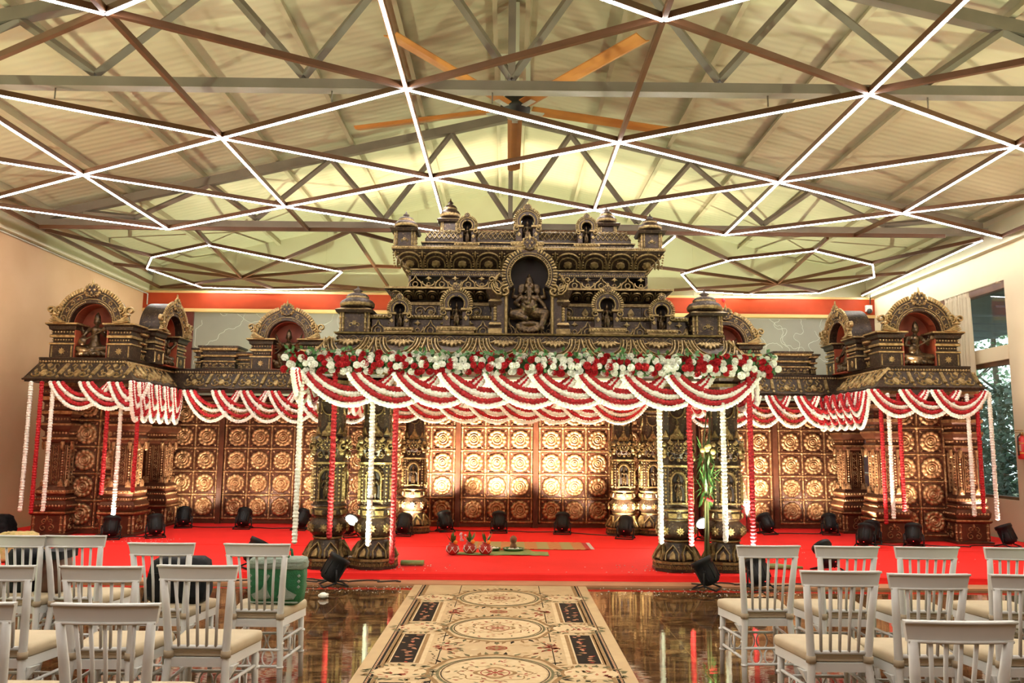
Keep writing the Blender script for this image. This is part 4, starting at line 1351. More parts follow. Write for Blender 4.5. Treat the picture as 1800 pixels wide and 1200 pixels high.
def wing_pillar(x, y, label, top=2.52):
    t = empty('square_pillar', (x, y, .105))
    tag(t, label, 'carved pillar', 'square carved pillars of the side wings')
    b = MB()
    b.sq([(.29, 0), (.29, .03), (.25, .04), (.25, .31), (.27, .32), (.29, .345), (.29, .37)], mis=[0, 0, 0, 0, 0, 1])
    for k in range(4):
        def dec():
            for s in (-1, 1):
                b.ridge([(s * .215, .04), (s * .215, .31)], .03, .02)
                for z in (.08, .17, .27): b.bead(s * .215, z, .024, .028)
                b.spiral(s * .06, .12, .055, PI / 2, 1.3, .014, .014, 1, -s); b.spiral(s * .045, .225, .045, -PI / 2, 1.2, .014, .014, 1, s)
            b.plate([(0, .31), (-.02, .27), (0, .23), (.02, .27)], .014)
        on(b, Matrix.Rotation(k * PI / 2, 4, 'Z') @ FR((0, -.252, 0), (1, 0, 0), (0, 0, 1)), dec)
    b.build('pedestal', MB_COPPER, t)
    b = MB()
    b.sq([(.25, .37), (.275, .42), (.28, .48), (.25, .53), (.235, .54), (.25, .56), (.25, .59), (.22, .61), (.24, .65), (.24, .70), (.20, .75), (.18, .77)], mis=[0, 0, 0, 0, 1, 0, 0, 0, 1, 0, 0])
    for k in range(4):
        on(b, Matrix.Rotation(k * PI / 2, 4, 'Z') @ FR((0, -.276, .37), (1, 0, 0), (0, 0, 1)), lambda: (b.beads(-.25, .25, .09, .022, .05), b.M_off(0, 0, -.03, lambda: b.beads(-.24, .24, .20, .018, .04)), b.M_off(0, 0, -.04, lambda: b.beads(-.22, .22, .31, .02, .046)),
            b.M_off(0, 0, -.09, lambda: [b.plate([(q * .13 - .05, .38), (q * .13 - .04, .45), (q * .13, .50), (q * .13 + .04, .45), (q * .13 + .05, .38)], .03) for q in (-1, 1)])))
    b.build('base_moulding', MB_COPPER, t)
    b = MB()
    b.sq([(.165, .76), (.165, 1.44)])
    for k in range(4):
        def dec():
            for s in (-1, 0, 1):
                b.ridge([(s * .11 - .04, .02), (s * .11 - .04, .64)], .010, .012); b.ridge([(s * .11 + .04, .02), (s * .11 + .04, .64)], .010, .012)
                for i in range(10 if s == 0 else 14):
                    if s == 0: b.spiral(s * .11, .06 + i * .06, .028, 0, 1, .010, .012, 1, 1 if i % 2 else -1, 9)
                    else: b.bead(s * .11, .045 + i * .043, .019, .016)
        on(b, Matrix.Rotation(k * PI / 2, 4, 'Z') @ FR((0, -.167, .77), (1, 0, 0), (0, 0, 1)), dec)
    b.build('shaft', MB_COPPER, t)
    b = MB()
    prof = [(.165, 1.44), (.20, 1.46), (.22, 1.50), (.22, 1.53), (.19, 1.56), (.19, 1.62), (.23, 1.66), (.25, 1.72), (.25, 1.75), (.21, 1.78), (.21, 1.86), (.25, 1.90), (.255, 1.95), (.22, 1.98), (.22, 2.08), (.26, 2.12), (.27, 2.18), (.24, 2.22), (.24, 2.30), (.28, 2.34), (.28, top - .12)]
    b.sq(prof, mis=[0, 0, 1, 0, 0, 0, 0, 1, 0, 0, 0, 1, 0, 0, 0, 1, 0, 0, 0, 1])
    for k in range(4):
        def dec():
            for z, w, off in ((1.60, .17, .028), (1.82, .19, .01), (2.03, .2, .0), (2.26, .22, -.02)):
                b.M_off(0, 0, -off - .0, lambda: b.beads(-w, w, z, .02, .045))
            for s in (-1, 1): b.plate([(s * .13 - .03, 1.47), (s * .13 + .03, 1.47), (s * .13 + .02, 1.36), (s * .13, 1.33), (s * .13 - .02, 1.36)], .03)
        on(b, Matrix.Rotation(k * PI / 2, 4, 'Z') @ FR((0, -.218, 0), (1, 0, 0), (0, 0, 1)), dec)
    b.build('capital', MB_COPPER, t)
    return t


w0 = wing_pillar(-7.22, 13.05, 'square carved pillar at the far left, nearest the left wall')
for (x, y, l) in ((-6.15, 13.05, 'square carved pillar of the left wing behind the brightest left white garland'), (-6.28, 14.55, 'square carved pillar set back beside the left rosette panels'),
                  (6.10, 13.05, 'square carved pillar of the right wing behind three garland strings'), (7.36, 13.05, 'square carved pillar at the far right beside the window'), (6.16, 14.45, 'square carved pillar set back beside the dark gap on the right')):
    c = copy_tree(w0); c.location = (x, y, .105); c['label'] = l
panel(-6.66, 13.12, .2, 2, 5, 'tall carved rosette panel between the two left wing pillars', .43)
panel(6.70, 13.12, .2, 2, 5, 'tall carved rosette panel between the two right wing pillars', .43)
# ================================================================== side wings: eave roof with parapet and shrines
def skirt_quad(b, a0, a1, c0, c1, sag=.018, n=4, mi=0):
    """sloping eave face from lower edge a0-a1 to upper edge c0-c1, slightly hollow"""
    vs = []
    for j in range(n + 1):
        t = j / n
        dz = -sag * sin(PI * t)
        for p, q in ((a0, c0), (a1, c1)):
            v = Vector(p).lerp(Vector(q), t)
            v.z += dz
            vs.append(v)
    b.add(vs, [(2 * j, 2 * j + 1, 2 * j + 3, 2 * j + 2) for j in range(n)], mi)


def face_M(a0, a1, c0, c1, off=.0):
    a0, a1, c0, c1 = map(Vector, (a0, a1, c0, c1))
    u = (a1 - a0).normalized()
    v = (c0 + c1) / 2 - (a0 + a1) / 2
    v = (v - u * v.dot(u)).normalized()
    n = u.cross(v)
    o = a0 + n * off
    return FR(o, u, v), (a1 - a0).length, ((c0 + c1) / 2 - (a0 + a1) / 2).length


def wing(s, name):
    cx = -.05
    X = lambda v: cx + s * v
    t = empty('wing_roof', (cx, 13.5, 2.48))
    tag(t, name, 'carved wing roof')
    T = Matrix.Translation((-cx, -13.5, -2.48))
    b = MB(); b.M = T
    zb, zt = 2.53, 2.82
    A0, B0, C0, D0 = (X(7.58), 12.48, zb), (X(5.82), 12.48, zb), (X(5.84), 14.25, zb), (X(2.4), 14.25, zb)
    A1, B1, C1, D1 = (X(7.52), 12.80, zt), (X(6.10), 12.80, zt), (X(6.10), 14.52, zt), (X(2.4), 14.52, zt)
    segs = [(A0, B0, A1, B1), (B0, C0, B1, C1), (C0, D0, C1, D1)]
    if s > 0: segs = [(q[1], q[0], q[3], q[2]) for q in segs]
    for q in segs: skirt_quad(b, *q)
    end = (X(7.58), 12.48, zb), (X(7.52), 12.80, zt), (X(7.52), 14.9, zt), (X(7.58), 14.9, zb)
    b.add(end, [(0, 1, 2, 3), (3, 2, 1, 0)])
    for q in segs:
        M, L, H = face_M(*q, off=-.008)
        # carve between the mitres
        lo = 0; hi = L
        u = (Vector(q[1]) - Vector(q[0])).normalized()
        l2 = (Vector(q[2]) - Vector(q[0])).dot(u); r2 = (Vector(q[1]) - Vector(q[3])).dot(u)
        lo = max(0, l2 * .55); hi = L - max(0, r2 * .55)
        M2 = M @ Matrix.Translation((lo, .03, 0))
        band(b, M2, hi - lo, H - .04, m_bigscroll, .50, t=.02, d=.02)
        on(b, M, lambda: (b.ridge([(0, .012), (L, .012)], .02, .02, 0),))
    b.build('eave', MB_WING, t)
    b = MB(); b.M = T
    # fascia with bead row and the deck it edges
    xs = sorted((X(7.52), X(6.10)))
    b.box(xs[0], xs[1], 12.80, 15.0, 2.80, 2.915)
    xs2 = sorted((X(6.10), X(2.4)))
    b.box(xs2[0], xs2[1], 14.52, 15.2, 2.80, 2.912)
    for (p, q) in ((A1, B1), (B1, C1), (C1, D1)):
        if s > 0: p, q = q, p
        M = FR((p[0], p[1], 2.845), Vector(q) - Vector(p), (0, 0, 1))
        L = (Vector(q) - Vector(p)).length
        on(b, M, lambda: (b.beads(0, L, 0, .02, .045), b.ridge([(0, .055), (L, .055)], .022, .015, 0)))
    # soffit and beam the garlands hang from
    xs = sorted((X(7.56), X(5.86)))
    b.box(xs[0], xs[1], 12.52, 14.9, 2.50, 2.53)
    xs = sorted((X(5.86), X(2.4)))
    b.box(xs[0], xs[1], 14.29, 15.1, 2.50, 2.53)
    b.build('deck', MB_WING, t)
    # parapet along the return and the back, stepped blocks
    PR = [(0, 0), (0, .15), (.02, .16), (.02, .19), (-.02, .21), (-.02, .27), (.02, .28), (.03, .32), (0, .34), (0, .40), (.035, .43), (.05, .48), (.07, .49), (.07, .53)]
    PM = [0, 0, 1, 0, 0, 0, 1, 0, 0, 0, 1, 0, 0]
    def block(x0, x1, y0, y1, k, sides):
        b = MB(); b.M = T @ Matrix.Translation((0, 0, 2.915))
        xx = sorted((x0, x1))
        b.ring(xx[0], xx[1], y0, y1, [(o, z * k) for o, z in PR], 0, PM)
        for sd in sides:
            if sd == 'f': M, L = FR((xx[0], y0 - .002, 0), (1, 0, 0), (0, 0, 1)), xx[1] - xx[0]
            elif sd == 'r': M, L = FR((xx[1] + .002, y0, 0), (0, 1, 0), (0, 0, 1)), y1 - y0
            else: M, L = FR((xx[0] - .002, y1, 0), (0, -1, 0), (0, 0, 1)), y1 - y0
            band(b, M @ Matrix.Translation((0, .015, 0)), L, .13 * k, m_scroll, .3)
            on(b, M, lambda: (b.M_off(0, 0, .018, lambda: b.beads(0, L, .175 * k, .015, .04)), b.M_off(0, 0, .03, lambda: b.beads(0, L, .3 * k, .016, .042)), b.M_off(0, 0, .04, lambda: b.beads(0, L, .455 * k, .02, .045))))
        b.build('parapet_block', MB_WING, t)
    sd = 'r' if s < 0 else 'l'
    block(X(6.5), X(6.16), 13.28, 13.52, 1.0, sd); block(X(6.5), X(6.20), 13.56, 13.72, .9, sd)
    block(X(5.72), X(5.62), 14.62, 15.0, .72, 'f'); block(X(5.58), X(4.98), 14.58, 15.0, .80, 'f'); block(X(4.95), X(4.72), 14.66, 15.0, .60, 'f')
    block(X(3.42), X(2.95), 14.66, 15.0, .62, 'f')
    inv = lambda p: Vector(p) - Vector((cx, 13.5, 2.48))
    big_niche(t, inv((X(6.78), 12.93, 2.915)), 0, 'lute')
    big_niche(t, inv((X(6.02), 14.22, 2.915)), PI / 2 * (1 if s < 0 else -1), 'lute', .9)
    big_niche(t, inv((X(4.06), 14.62, 2.915)), 0, 'many')
    return t


wing(-1, 'carved bronze roof of the left wing with shrine arches and scrolled eave')
wing(1, 'carved bronze roof of the right wing with shrine arches beside the window')

# ================================================================== main canopy roof and tower
CX = .245
can = empty('canopy_tower', (CX, 11.5, 2.45))
tag(can, 'tall tiered carved bronze tower roof over the main wedding canopy', 'carved tower roof')
TC = Matrix.Translation((-CX, -11.5, -2.45))


def part(name, fn, mats=MB_BRONZE):
    b = MB(); b.M = TC
    fn(b)
    return b.build(name, mats, can)


EX0, EX1, EY0, EY1 = CX - 2.72, CX + 2.72, 9.28, 14.15          # eave lower edge
TX0, TX1, TY0, TY1 = CX - 2.36, CX + 2.36, 9.66, 13.85          # upper edge
ZE, ZT = 2.47, 2.815


def f_eave(b):
    c = [(EX0, EY0), (EX1, EY0), (EX1, EY1), (EX0, EY1)]
    d = [(TX0, TY0), (TX1, TY0), (TX1, TY1), (TX0, TY1)]
    for i in range(4):
        j = (i + 1) % 4
        q = ((*c[i], ZE), (*c[j], ZE), (*d[i], ZT), (*d[j], ZT))
        skirt_quad(b, *q, sag=-.06)
        M, L, H = face_M(*q, off=.045)
        n = 8 if i % 2 == 0 else 6
        def med():
            off = .22
            w = (L - 2 * off) / n
            for k in range(n):
                x = off + (k + .5) * w
                for rr_, ww in ((.475, .030), (.40, .020), (.335, .034), (.285, .014)):
                    b.ridge(b.arcp(x, H * .99, w * rr_, H * .95 * rr_ / .47, PI, 2 * PI, 18), ww, .026)
                for q_ in range(19):                          # leaf ticks round the half disc
                    a = PI + PI * (q_ + .5) / 19
                    x1, y1 = x + w * .435 * cos(a), H * .99 + H * .885 * sin(a)
                    b.bead(x1, y1, .017, .028, 1, 5)
                [b.plate([(x + w * .05 * q_ - .012, H * .95), (x + w * (.068 * q_) - .03, H * (.80 + .02 * abs(q_))), (x + w * .09 * q_, H * (.66 + .055 * abs(q_))), (x + w * (.068 * q_) + .03, H * (.80 + .02 * abs(q_))), (x + w * .05 * q_ + .012, H * .95)], .016) for q_ in (-3, -2, -1, 0, 1, 2, 3)]
                for xx in ((x + w / 2,) if k < n - 1 else (x + w / 2, off)):
                    [b.ridge([(xx + sg * .005, H * .3), (xx + sg * (.03 + .02 * t_), H * (.45 + .2 * t_)), (xx + sg * (.012 + .02 * t_), H * (.62 + .15 * t_))], .016, .02) for sg in (-1, 1) for t_ in (0,)]
                    b.bead(xx, H * .1, .06, .04, 1, 10)
                    b.spiral(xx - .1, H * .22, .045, 0, 1, .016, .02); b.spiral(xx + .1, H * .22, .045, PI, 1, .016, .02, 1, -1)
                b.flower(x, H * .06, .055, .03, 9)
        on(b, M, med)
    b.box(EX0 + .01, EX1 - .01, EY0 + .01, EY1 - .01, ZE - .03, ZE, 0)


part('eave', f_eave)


def f_deck(b):
    b.ring(TX0, TX1, TY0, TY1, [(0, ZT - .02), (.02, ZT), (.02, ZT + .012), (-.015, ZT + .018), (-.015, ZT + .085), (.02, ZT + .095), (.03, ZT + .115)], 0, [0, 1, 0, 0, 0, 1])
    L = TX1 - TX0
    band(b, FR((TX0, TY0 + .012, ZT + .018), (1, 0, 0), (0, 0, 1)), L, .068, m_vine, .17)
    band(b, FR((TX0 + .012, TY1, ZT + .018), (0, -1, 0), (0, 0, 1)), TY1 - TY0, .068, m_vine, .17)
    band(b, FR((TX1 - .012, TY0, ZT + .018), (0, 1, 0), (0, 0, 1)), TY1 - TY0, .068, m_vine, .17)


part('deck', f_deck)
ZD = ZT + .115                                                 # deck level 2.93


def f_ceiling(b):
    b.box(EX0 + .35, EX1 - .35, 10.2, 13.55, ZE - .06, ZE - .032, 0)
    b.box(EX0 + .5, EX1 - .5, 13.98, 14.03, 2.02, ZE - .031, 0)


part('ceiling_cloth', f_ceiling, [CREAMW])
BX0, BX1, BY0, BY1 = CX - 1.80, CX + 1.80, 10.32, 12.2
LX0, LX1, LY0 = CX - 2.02, CX + 2.02, 9.84


def sides(b, x0, x1, y0, y1, z, h, fn, w, off=.002, **kw):
    band(b, FR((x0, y0 - off, z), (1, 0, 0), (0, 0, 1)), x1 - x0, h, fn, w, **kw)
    band(b, FR((x0 - off, y1, z), (0, -1, 0), (0, 0, 1)), y1 - y0, h, fn, w, **kw)
    band(b, FR((x1 + off, y0, z), (0, 1, 0), (0, 0, 1)), y1 - y0, h, fn, w, **kw)


def f_lower(b):                                               # fretwork balustrade and bead rail
    b.ring(LX0 + .05, LX1 - .05, LY0 + .06, 12.4, [(0, ZD - .01), (0, ZD + .20), (.03, ZD + .21), (.04, ZD + .25), (.02, ZD + .26)], 0, [0, 0, 1, 0])
    sides(b, LX0 + .05, LX1 - .05, LY0 + .06, 12.4, ZD + .01, .19, m_lattice, .34, t=.024)
    on(b, FR((LX0, LY0 + .018, ZD + .23), (1, 0, 0), (0, 0, 1)), lambda: b.beads(.02, LX1 - LX0 - .02, 0, .02, .04))


part('balustrade', f_lower)


def f_body(b):                                                # relief wall with flower panels
    b.ring(BX0, BX1, BY0, BY1, [(0, ZD + .2), (0, ZD + .27), (-.01, ZD + .275), (-.01, ZD + .45), (.0, ZD + .46), (0, ZD + .50), (-.04, ZD + .51), (-.04, ZD + .56)], 0, [0, 0, 0, 0, 1, 0, 0])
    L = BX1 - BX0
    n = 12
    def rel():
        for k in range(n):
            x = (k + .5) * L / n
            if k % 2: b.spiral(x - .07, .09, .075, 0, 1.4, .022, .03); b.spiral(x + .08, .09, .08, PI, 1.4, .022, .03, 1, -1); b.flower(x + .08, .09, .04, .03, 7)
            else:
                b.plate([(x, .17), (x - .035, .12), (x - .05, .085), (x - .03, .05), (x, 0), (x + .03, .05), (x + .05, .085), (x + .035, .12)], .02); b.bead(x, .085, .025, .035)
            b.ridge([(x + L / n / 2, 0), (x + L / n / 2, .17)], .02, .012, 0)
    on(b, FR((BX0, BY0 + .008, ZD + .28), (1, 0, 0), (0, 0, 1)), rel)


part('relief_wall', f_body)
MXa, MXb, MYa = CX - 1.86, CX + 1.86, 10.02


def f_mid(b):                                                 # middle cornice with lotus-petal cove
    x0, x1, y0, y1 = CX - 1.62, CX + 1.62, 10.30, 12.2
    prof = [(.02, ZD + .535), (.04, ZD + .55), (.10, ZD + .58), (.18, ZD + .61), (.225, ZD + .625), (.24, ZD + .63), (.24, ZD + .655), (.22, ZD + .66)]
    b.ring(x0, x1, y0, y1, prof, 0, [0, 0, 0, 0, 0, 1, 0])
    q = ((x0 - .03, y0 - .03, ZD + .54), (x1 + .03, y0 - .03, ZD + .54), (x0 - .22, y0 - .22, ZD + .625), (x1 + .22, y0 - .22, ZD + .625))
    M, L, H = face_M(*q, off=.012)
    band(b, M @ Matrix.Translation((-.14, 0, 0)), L + .28, H, m_lotus, .155, t=.014, d=.016)


part('middle_cornice', f_mid)


def f_upper(b):                                               # open fretwork between the cornices
    x0, x1, y0, y1 = CX - 1.58, CX + 1.58, 10.34, 12.0
    b.ring(x0 + .42, x1 - .42, y0 + .12, y1, [(0, ZD + .63), (0, ZD + .93)], 0)
    b.box(x0, x1, y0, y0 + .04, ZD + .65, ZD + .69, 1); b.box(x0, x1, y0, y0 + .06, ZD + .855, ZD + .90, 0)
    b.box(x0, x0 + .03, y0, y1, ZD + .65, ZD + .90, 0); b.box(x1 - .03, x1, y0, y1, ZD + .65, ZD + .90, 0)
    band(b, FR((x0, y0 + .02, ZD + .70), (1, 0, 0), (0, 0, 1)), x1 - x0, .165, m_lattice, .36, t=.028)
    on(b, FR((x0, y0 - .002, ZD + .875), (1, 0, 0), (0, 0, 1)), lambda: b.beads(0, x1 - x0, 0, .013, .03))
    on(b, FR((x0, y0 - .004, ZD + .668), (1, 0, 0), (0, 0, 1)), lambda: b.beads(0, x1 - x0, 0, .016, .035))


part('fretwork', f_upper)


def f_top(b):                                                 # great flaring cornice of large lotus petals
    x0, x1, y0, y1 = CX - 1.55, CX + 1.55, 10.46, 12.0
    z = ZD + .90
    prof = [(0, z), (0, z + .05), (.03, z + .055), (.03, z + .075), (.0, z + .08), (.03, z + .09), (.09, z + .13), (.17, z + .20), (.225, z + .26), (.24, z + .285), (.25, z + .29), (.25, z + .325), (.22, z + .34)]
    b.ring(x0, x1, y0, y1, prof, 0, [0, 0, 1, 0, 0, 0, 0, 0, 0, 0, 1, 0])
    band(b, FR((x0, y0 - .002, z + .002), (1, 0, 0), (0, 0, 1)), x1 - x0, .05, m_vine, .14)
    q = ((x0 - .03, y0 - .03, z + .088), (x1 + .03, y0 - .03, z + .088), (x0 - .23, y0 - .23, z + .28), (x1 + .23, y0 - .23, z + .28))
    M, L, H = face_M(*q, off=.006)
    band(b, M @ Matrix.Translation((-.17, 0, 0)), L + .34, H, m_lotus, .36, t=.026, d=.026)
    def bd():
        n = round((L + .34) / .36)
        for k in range(n + 1):
            xx = -.17 + k * (L + .34) / n
            for i in range(6): b.bead(xx - .03, .03 + i * H * .15, .014, .02); b.bead(xx + .03, .03 + i * H * .15, .014, .02)
    on(b, M, bd)
    for xs, u in ((x0, -1), (x1, 1)):
        q = ((xs + u * .03, y1, z + .088), (xs + u * .03, y0 - .03, z + .088), (xs + u * .23, y1, z + .28), (xs + u * .23, y0 - .23, z + .28))
        if u > 0: q = (q[1], q[0], q[3], q[2])
        M, L, H = face_M(*q, off=.006)
        band(b, M, L, H, m_lotus, .30, t=.02, d=.022)
    on(b, FR((x0 - .25, y0 - .252, z + .308), (1, 0, 0), (0, 0, 1)), lambda: b.beads(0, x1 - x0 + .5, 0, .012, .028))


part('top_cornice', f_top)
ZC = ZD + .90 + .34                                            # 4.17


def f_barrel(b):                                              # fish-scale wagon roof on a bead plinth
    x0, x1, y0, y1 = CX - 1.40, CX + 1.40, 10.55, 11.75
    b.ring(x0, x1, y0, y1, [(0, ZC - .01), (0, ZC + .03), (.02, ZC + .035), (.02, ZC + .10), (.05, ZC + .11), (.05, ZC + .125), (0, ZC + .14)], 0, [0, 0, 0, 0, 1, 0])
    on(b, FR((x0, y0 - .022, ZC + .068), (1, 0, 0), (0, 0, 1)), lambda: b.beads(0, x1 - x0, 0, .024, .042))
    n = 8
    vs = []; rx = .15
    pts = []
    for j in range(n + 1):
        a = PI / 2 * j / n
        pts.append((rx * (1 - cos(a)), .19 * sin(a)))
    b.ring(x0, x1, y0, y1, [(-o, ZC + .13 + z) for o, z in pts] + [(-.5, ZC + .36)], 0)
    # scales as crossing ridges on the front slope
    for (o0, z0), (o1, z1) in (((pts[1], pts[4])), ((pts[4], pts[6]))):
        q = ((x0 + o0, y0 + o0, ZC + .13 + z0), (x1 - o0, y0 + o0, ZC + .13 + z0), (x0 + o1, y0 + o1, ZC + .13 + z1), (x1 - o1, y0 + o1, ZC + .13 + z1))
        M, L, H = face_M(*q, off=.012)
        def sc():
            m_ = 44
            for k in range(m_):
                xx = L * k / m_
                b.ridge([(xx, 0), (xx + L / m_, H)], .012, .010); b.ridge([(xx + L / m_, 0), (xx, H)], .012, .010)
        on(b, M, sc)


part('barrel_roof', f_barrel)


def f_centre(b):                                              # tall central shrine frame: piers, recess
    w = .29
    for sg in (-1, 1):
        x0, x1 = (CX + w - .02, CX + .40) if sg > 0 else (CX - .40, CX - w + .02)
        b.box(min(x0, x1), max(x0, x1), 9.72, 10.3, ZD - .01, ZD + .56, 0)
        on(b, FR((CX + sg * .285, 9.718, ZD), (1, 0, 0), (0, 0, 1)), lambda: (b.ridge([(0, .0), (0, .53)], .045, .03), [b.bead(0, .02 + .028 * i, .014, .036) for i in range(18)], b.ridge([(-.03 * sg, .535), (sg * .17, .535)], .04, .03)))
        xx = CX + sg * .42
        b.ring(xx - .045, xx + .045, 9.74, 10.2, [(.04, ZD), (.04, ZD + .07), (.02, ZD + .09), (.035, ZD + .12), (.02, ZD + .15), (.0, ZD + .16), (0, ZD + .34), (.02, ZD + .36), (.04, ZD + .41), (.02, ZD + .44), (.05, ZD + .50), (.07, ZD + .55)], 0, [1, 0, 0, 1, 0, 0, 0, 0, 1, 0, 0])
        on(b, FR((xx, 9.738, ZD + .17), (1, 0, 0), (0, 0, 1)), lambda: [b.bead(0, .02 + i * .034, .026, .02) for i in range(5)])
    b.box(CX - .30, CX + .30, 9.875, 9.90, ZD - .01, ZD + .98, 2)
    b.box(CX - .28, CX + .28, 9.70, 9.9, ZD - .015, ZD + .012, 3)


cs = part('central_shrine', f_centre, [BRONZE, GOLD, DARKV, pm('shrine_floor', (.10, .03, .012), None, rough=.6)])


def f_carch(b):
    cz = ZD + .745
    arch_ring(b, CX, cz, .235, .325, -.62, PI + .62, 9.69, 10.2, 36, 0)
    def dec():
        for i in range(37):
            a = -.55 + (PI + 1.1) * i / 36
            if abs(a - PI / 2) < .3: continue
            b.plate([(.325 * cos(a + d) * f, .325 * sin(a + d) * f) for d, f in ((-.035, .90), (.035, .90), (.04, 1.07), (-.04, 1.07))], .02)
            b.bead(.255 * cos(a), .255 * sin(a), .012, .014)
        for rr_ in (.24, .275): b.ridge([(rr_ * cos(-.6 + (PI + 1.2) * i / 32), rr_ * sin(-.6 + (PI + 1.2) * i / 32)) for i in range(33)], .014, .016)
        b.M_off(0, .34, 0, lambda: crest(b, .15))
        for sg in (-1, 1):
            b.spiral(sg * .30, -.21, .075, PI / 2, 1.4, .035, .04, 1, -sg, 18)
            [b.ridge([(sg * (.33 + .02 * q_), -.25 + .03 * q_), (sg * (.40 + .012 * q_), -.25 + .045 * q_), (sg * (.45 - .01 * q_), -.20 + .05 * q_), (sg * (.47 - .035 * q_), -.13 + .045 * q_)], .032, .04) for q_ in range(4)]
            b.spiral(sg * .47, -.07, .05, -PI / 2, 1.2, .026, .035, 1, -sg, 14)
    face_plane(b, 9.688, dec, CX, cz)


b = MB(); b.M = TC; f_carch(b); b.build('arch', MB_BRONZE, cs)
put('elephant_headed_figure', FIG['elephant'], cs, (0, 9.82 - 11.5, ZD + .012 - 2.45), 0, (.76, .52, .76))

inv = lambda p: Vector(p) - Vector((CX, 11.5, 2.45))
for (x, w, h) in ((-1.365, .34, .50), (-.66, .45, .62), (1.22, .44, .62), (1.895, .36, .51)):
    small_shrine(can, inv((x, 9.80, ZD)), w, h)
for (x, w, h) in ((-.572, .31, .50), (.23, .42, .61), (1.02, .32, .50)):
    small_shrine(can, inv((x, 10.36, ZC - .01)), w, h)
for (x, y, z, w, h) in ((-1.93, 9.98, ZD, .33, .56), (2.48, 9.98, ZD, .33, .56), (-1.40, 10.42, ZC - .01, .24, .46), (1.88, 10.42, ZC - .01, .24, .46), (-.87, 11.25, ZC + .30, .22, .58), (1.40, 11.25, ZC + .30, .22, .50)):
    kiosk(can, inv((x, y, z)), w, h)
for (x, y) in ((-1.72, 10.0), (2.24, 10.0)):                    # little balusters beside the corner kiosks
    b = MB(); b.lathe([(.05, 0), (.05, .03), (.03, .04), (.055, .08), (.03, .12), (.05, .14), (.05, .17), (.02, .19), (.03, .21), (.003, .25)], 14, 0); b.build('baluster', MB_BRONZE, can, inv((x, y, ZD)))

# ================================================================== garlands
def garland_tube(b, pts, r, seed, mi, step=.017, n=7):
    """string of packed blossoms: short uneven rings along the line"""
    q = random.Random(seed)
    P = [Vector(p) for p in pts]
    seg = []
    for i in range(len(P) - 1):
        L = (P[i + 1] - P[i]).length
        k = max(1, int(L / step))
        for j in range(k): seg.append(P[i].lerp(P[i + 1], j / k))
    seg.append(P[-1])
    vs = []; fs = []
    m = len(seg)
    up = Vector((0, 1, 0))
    for i, p in enumerate(seg):
        t = (seg[min(i + 1, m - 1)] - seg[max(0, i - 1)]).normalized()
        a = t.cross(up)
        if a.length < .05: a = t.cross(Vector((1, 0, 0)))
        a.normalize(); c = a.cross(t)
        rb = r * (1.10 if i % 2 else .86) * q.uniform(.93, 1.07)
        if i == 0 or i == m - 1: rb *= .5
        o = q.uniform(0, 1)
        for j in range(n):
            an = 2 * PI * (j + o * .5) / n
            rr_ = rb * q.uniform(.88, 1.14)
            vs.append(p + (a * cos(an) + c * sin(an)) * rr_)
    for i in range(m - 1):
        for j in range(n):
            j2 = (j + 1) % n
            fs.append((i * n + j, i * n + j2, (i + 1) * n + j2, (i + 1) * n + j))
    fs.append(tuple(reversed(range(n)))); fs.append(tuple((m - 1) * n + j for j in range(n)))
    b.add(vs, fs, mi, False)


SWAG = {}


def strand_mesh(k, span, drop, r, seed):
    key = (k, round(span, 2), round(drop, 2), r, seed)
    if key in SWAG: return SWAG[key]
    ins = (.0, .055, .11, .165)[k]
    d = drop * (1, .83, .66, .50)[k]
    pts = []
    for i in range(25):
        u = i / 24
        x = ins + (span - ins - .35 * ins) * u
        s_ = 1 - (2 * u - 1) ** 2
        z = -d * (.82 * s_ + .18 * s_ ** .5 if s_ > 0 else 0)
        y = .012 * k + (.0 + .075 * u)
        pts.append((x, y, z))
    b = MB()
    garland_tube(b, pts, r, seed * 7 + k, 0)
    me = b.mesh('strand', [WPETAL if k % 2 == 0 else RPETAL])
    SWAG[key] = me
    return me


def swag(loc, ang, span, drop, label, group, seed=0, r=.030):
    t = empty('swag_garland', loc, ang)
    tag(t, label, 'flower garland', group)
    for k in range(4):
        put('white_strand' if k % 2 == 0 else 'red_strand', strand_mesh(k, span, drop, r, seed), t)
    return t


# row along the front of the main canopy
for i in range(9):
    x = EX0 + .08 + i * .527
    swag((x, EY0 - .10, 2.40), 0, 1.10, .385, '%s red and white swag from the left on the main canopy front' % ordinal(i), 'front swags of the main canopy', i % 3)
for i in range(8):                                             # left and right sides
    swag((EX0 - .03, EY1 - .2 - i * .56, 2.42), -PI / 2, 1.10, .37, '%s red and white swag from the back, left side of main canopy' % ordinal(i), 'left side swags of the main canopy', i % 3)
    swag((EX1 + .03, EY0 + .3 + i * .56, 2.42), PI / 2, 1.0, .37, '%s red and white swag from the front, right side of main canopy' % ordinal(i), 'right side swags of the main canopy', i % 3)
for i in range(8):                                             # inner back row, over the middle panels
    swag((-2.3 + i * .52, 13.42, 2.36), 0, 1.06, .40, '%s swag from the left in the inner back row under the main canopy' % ordinal(i), 'inner back swags of the main canopy', i % 3)
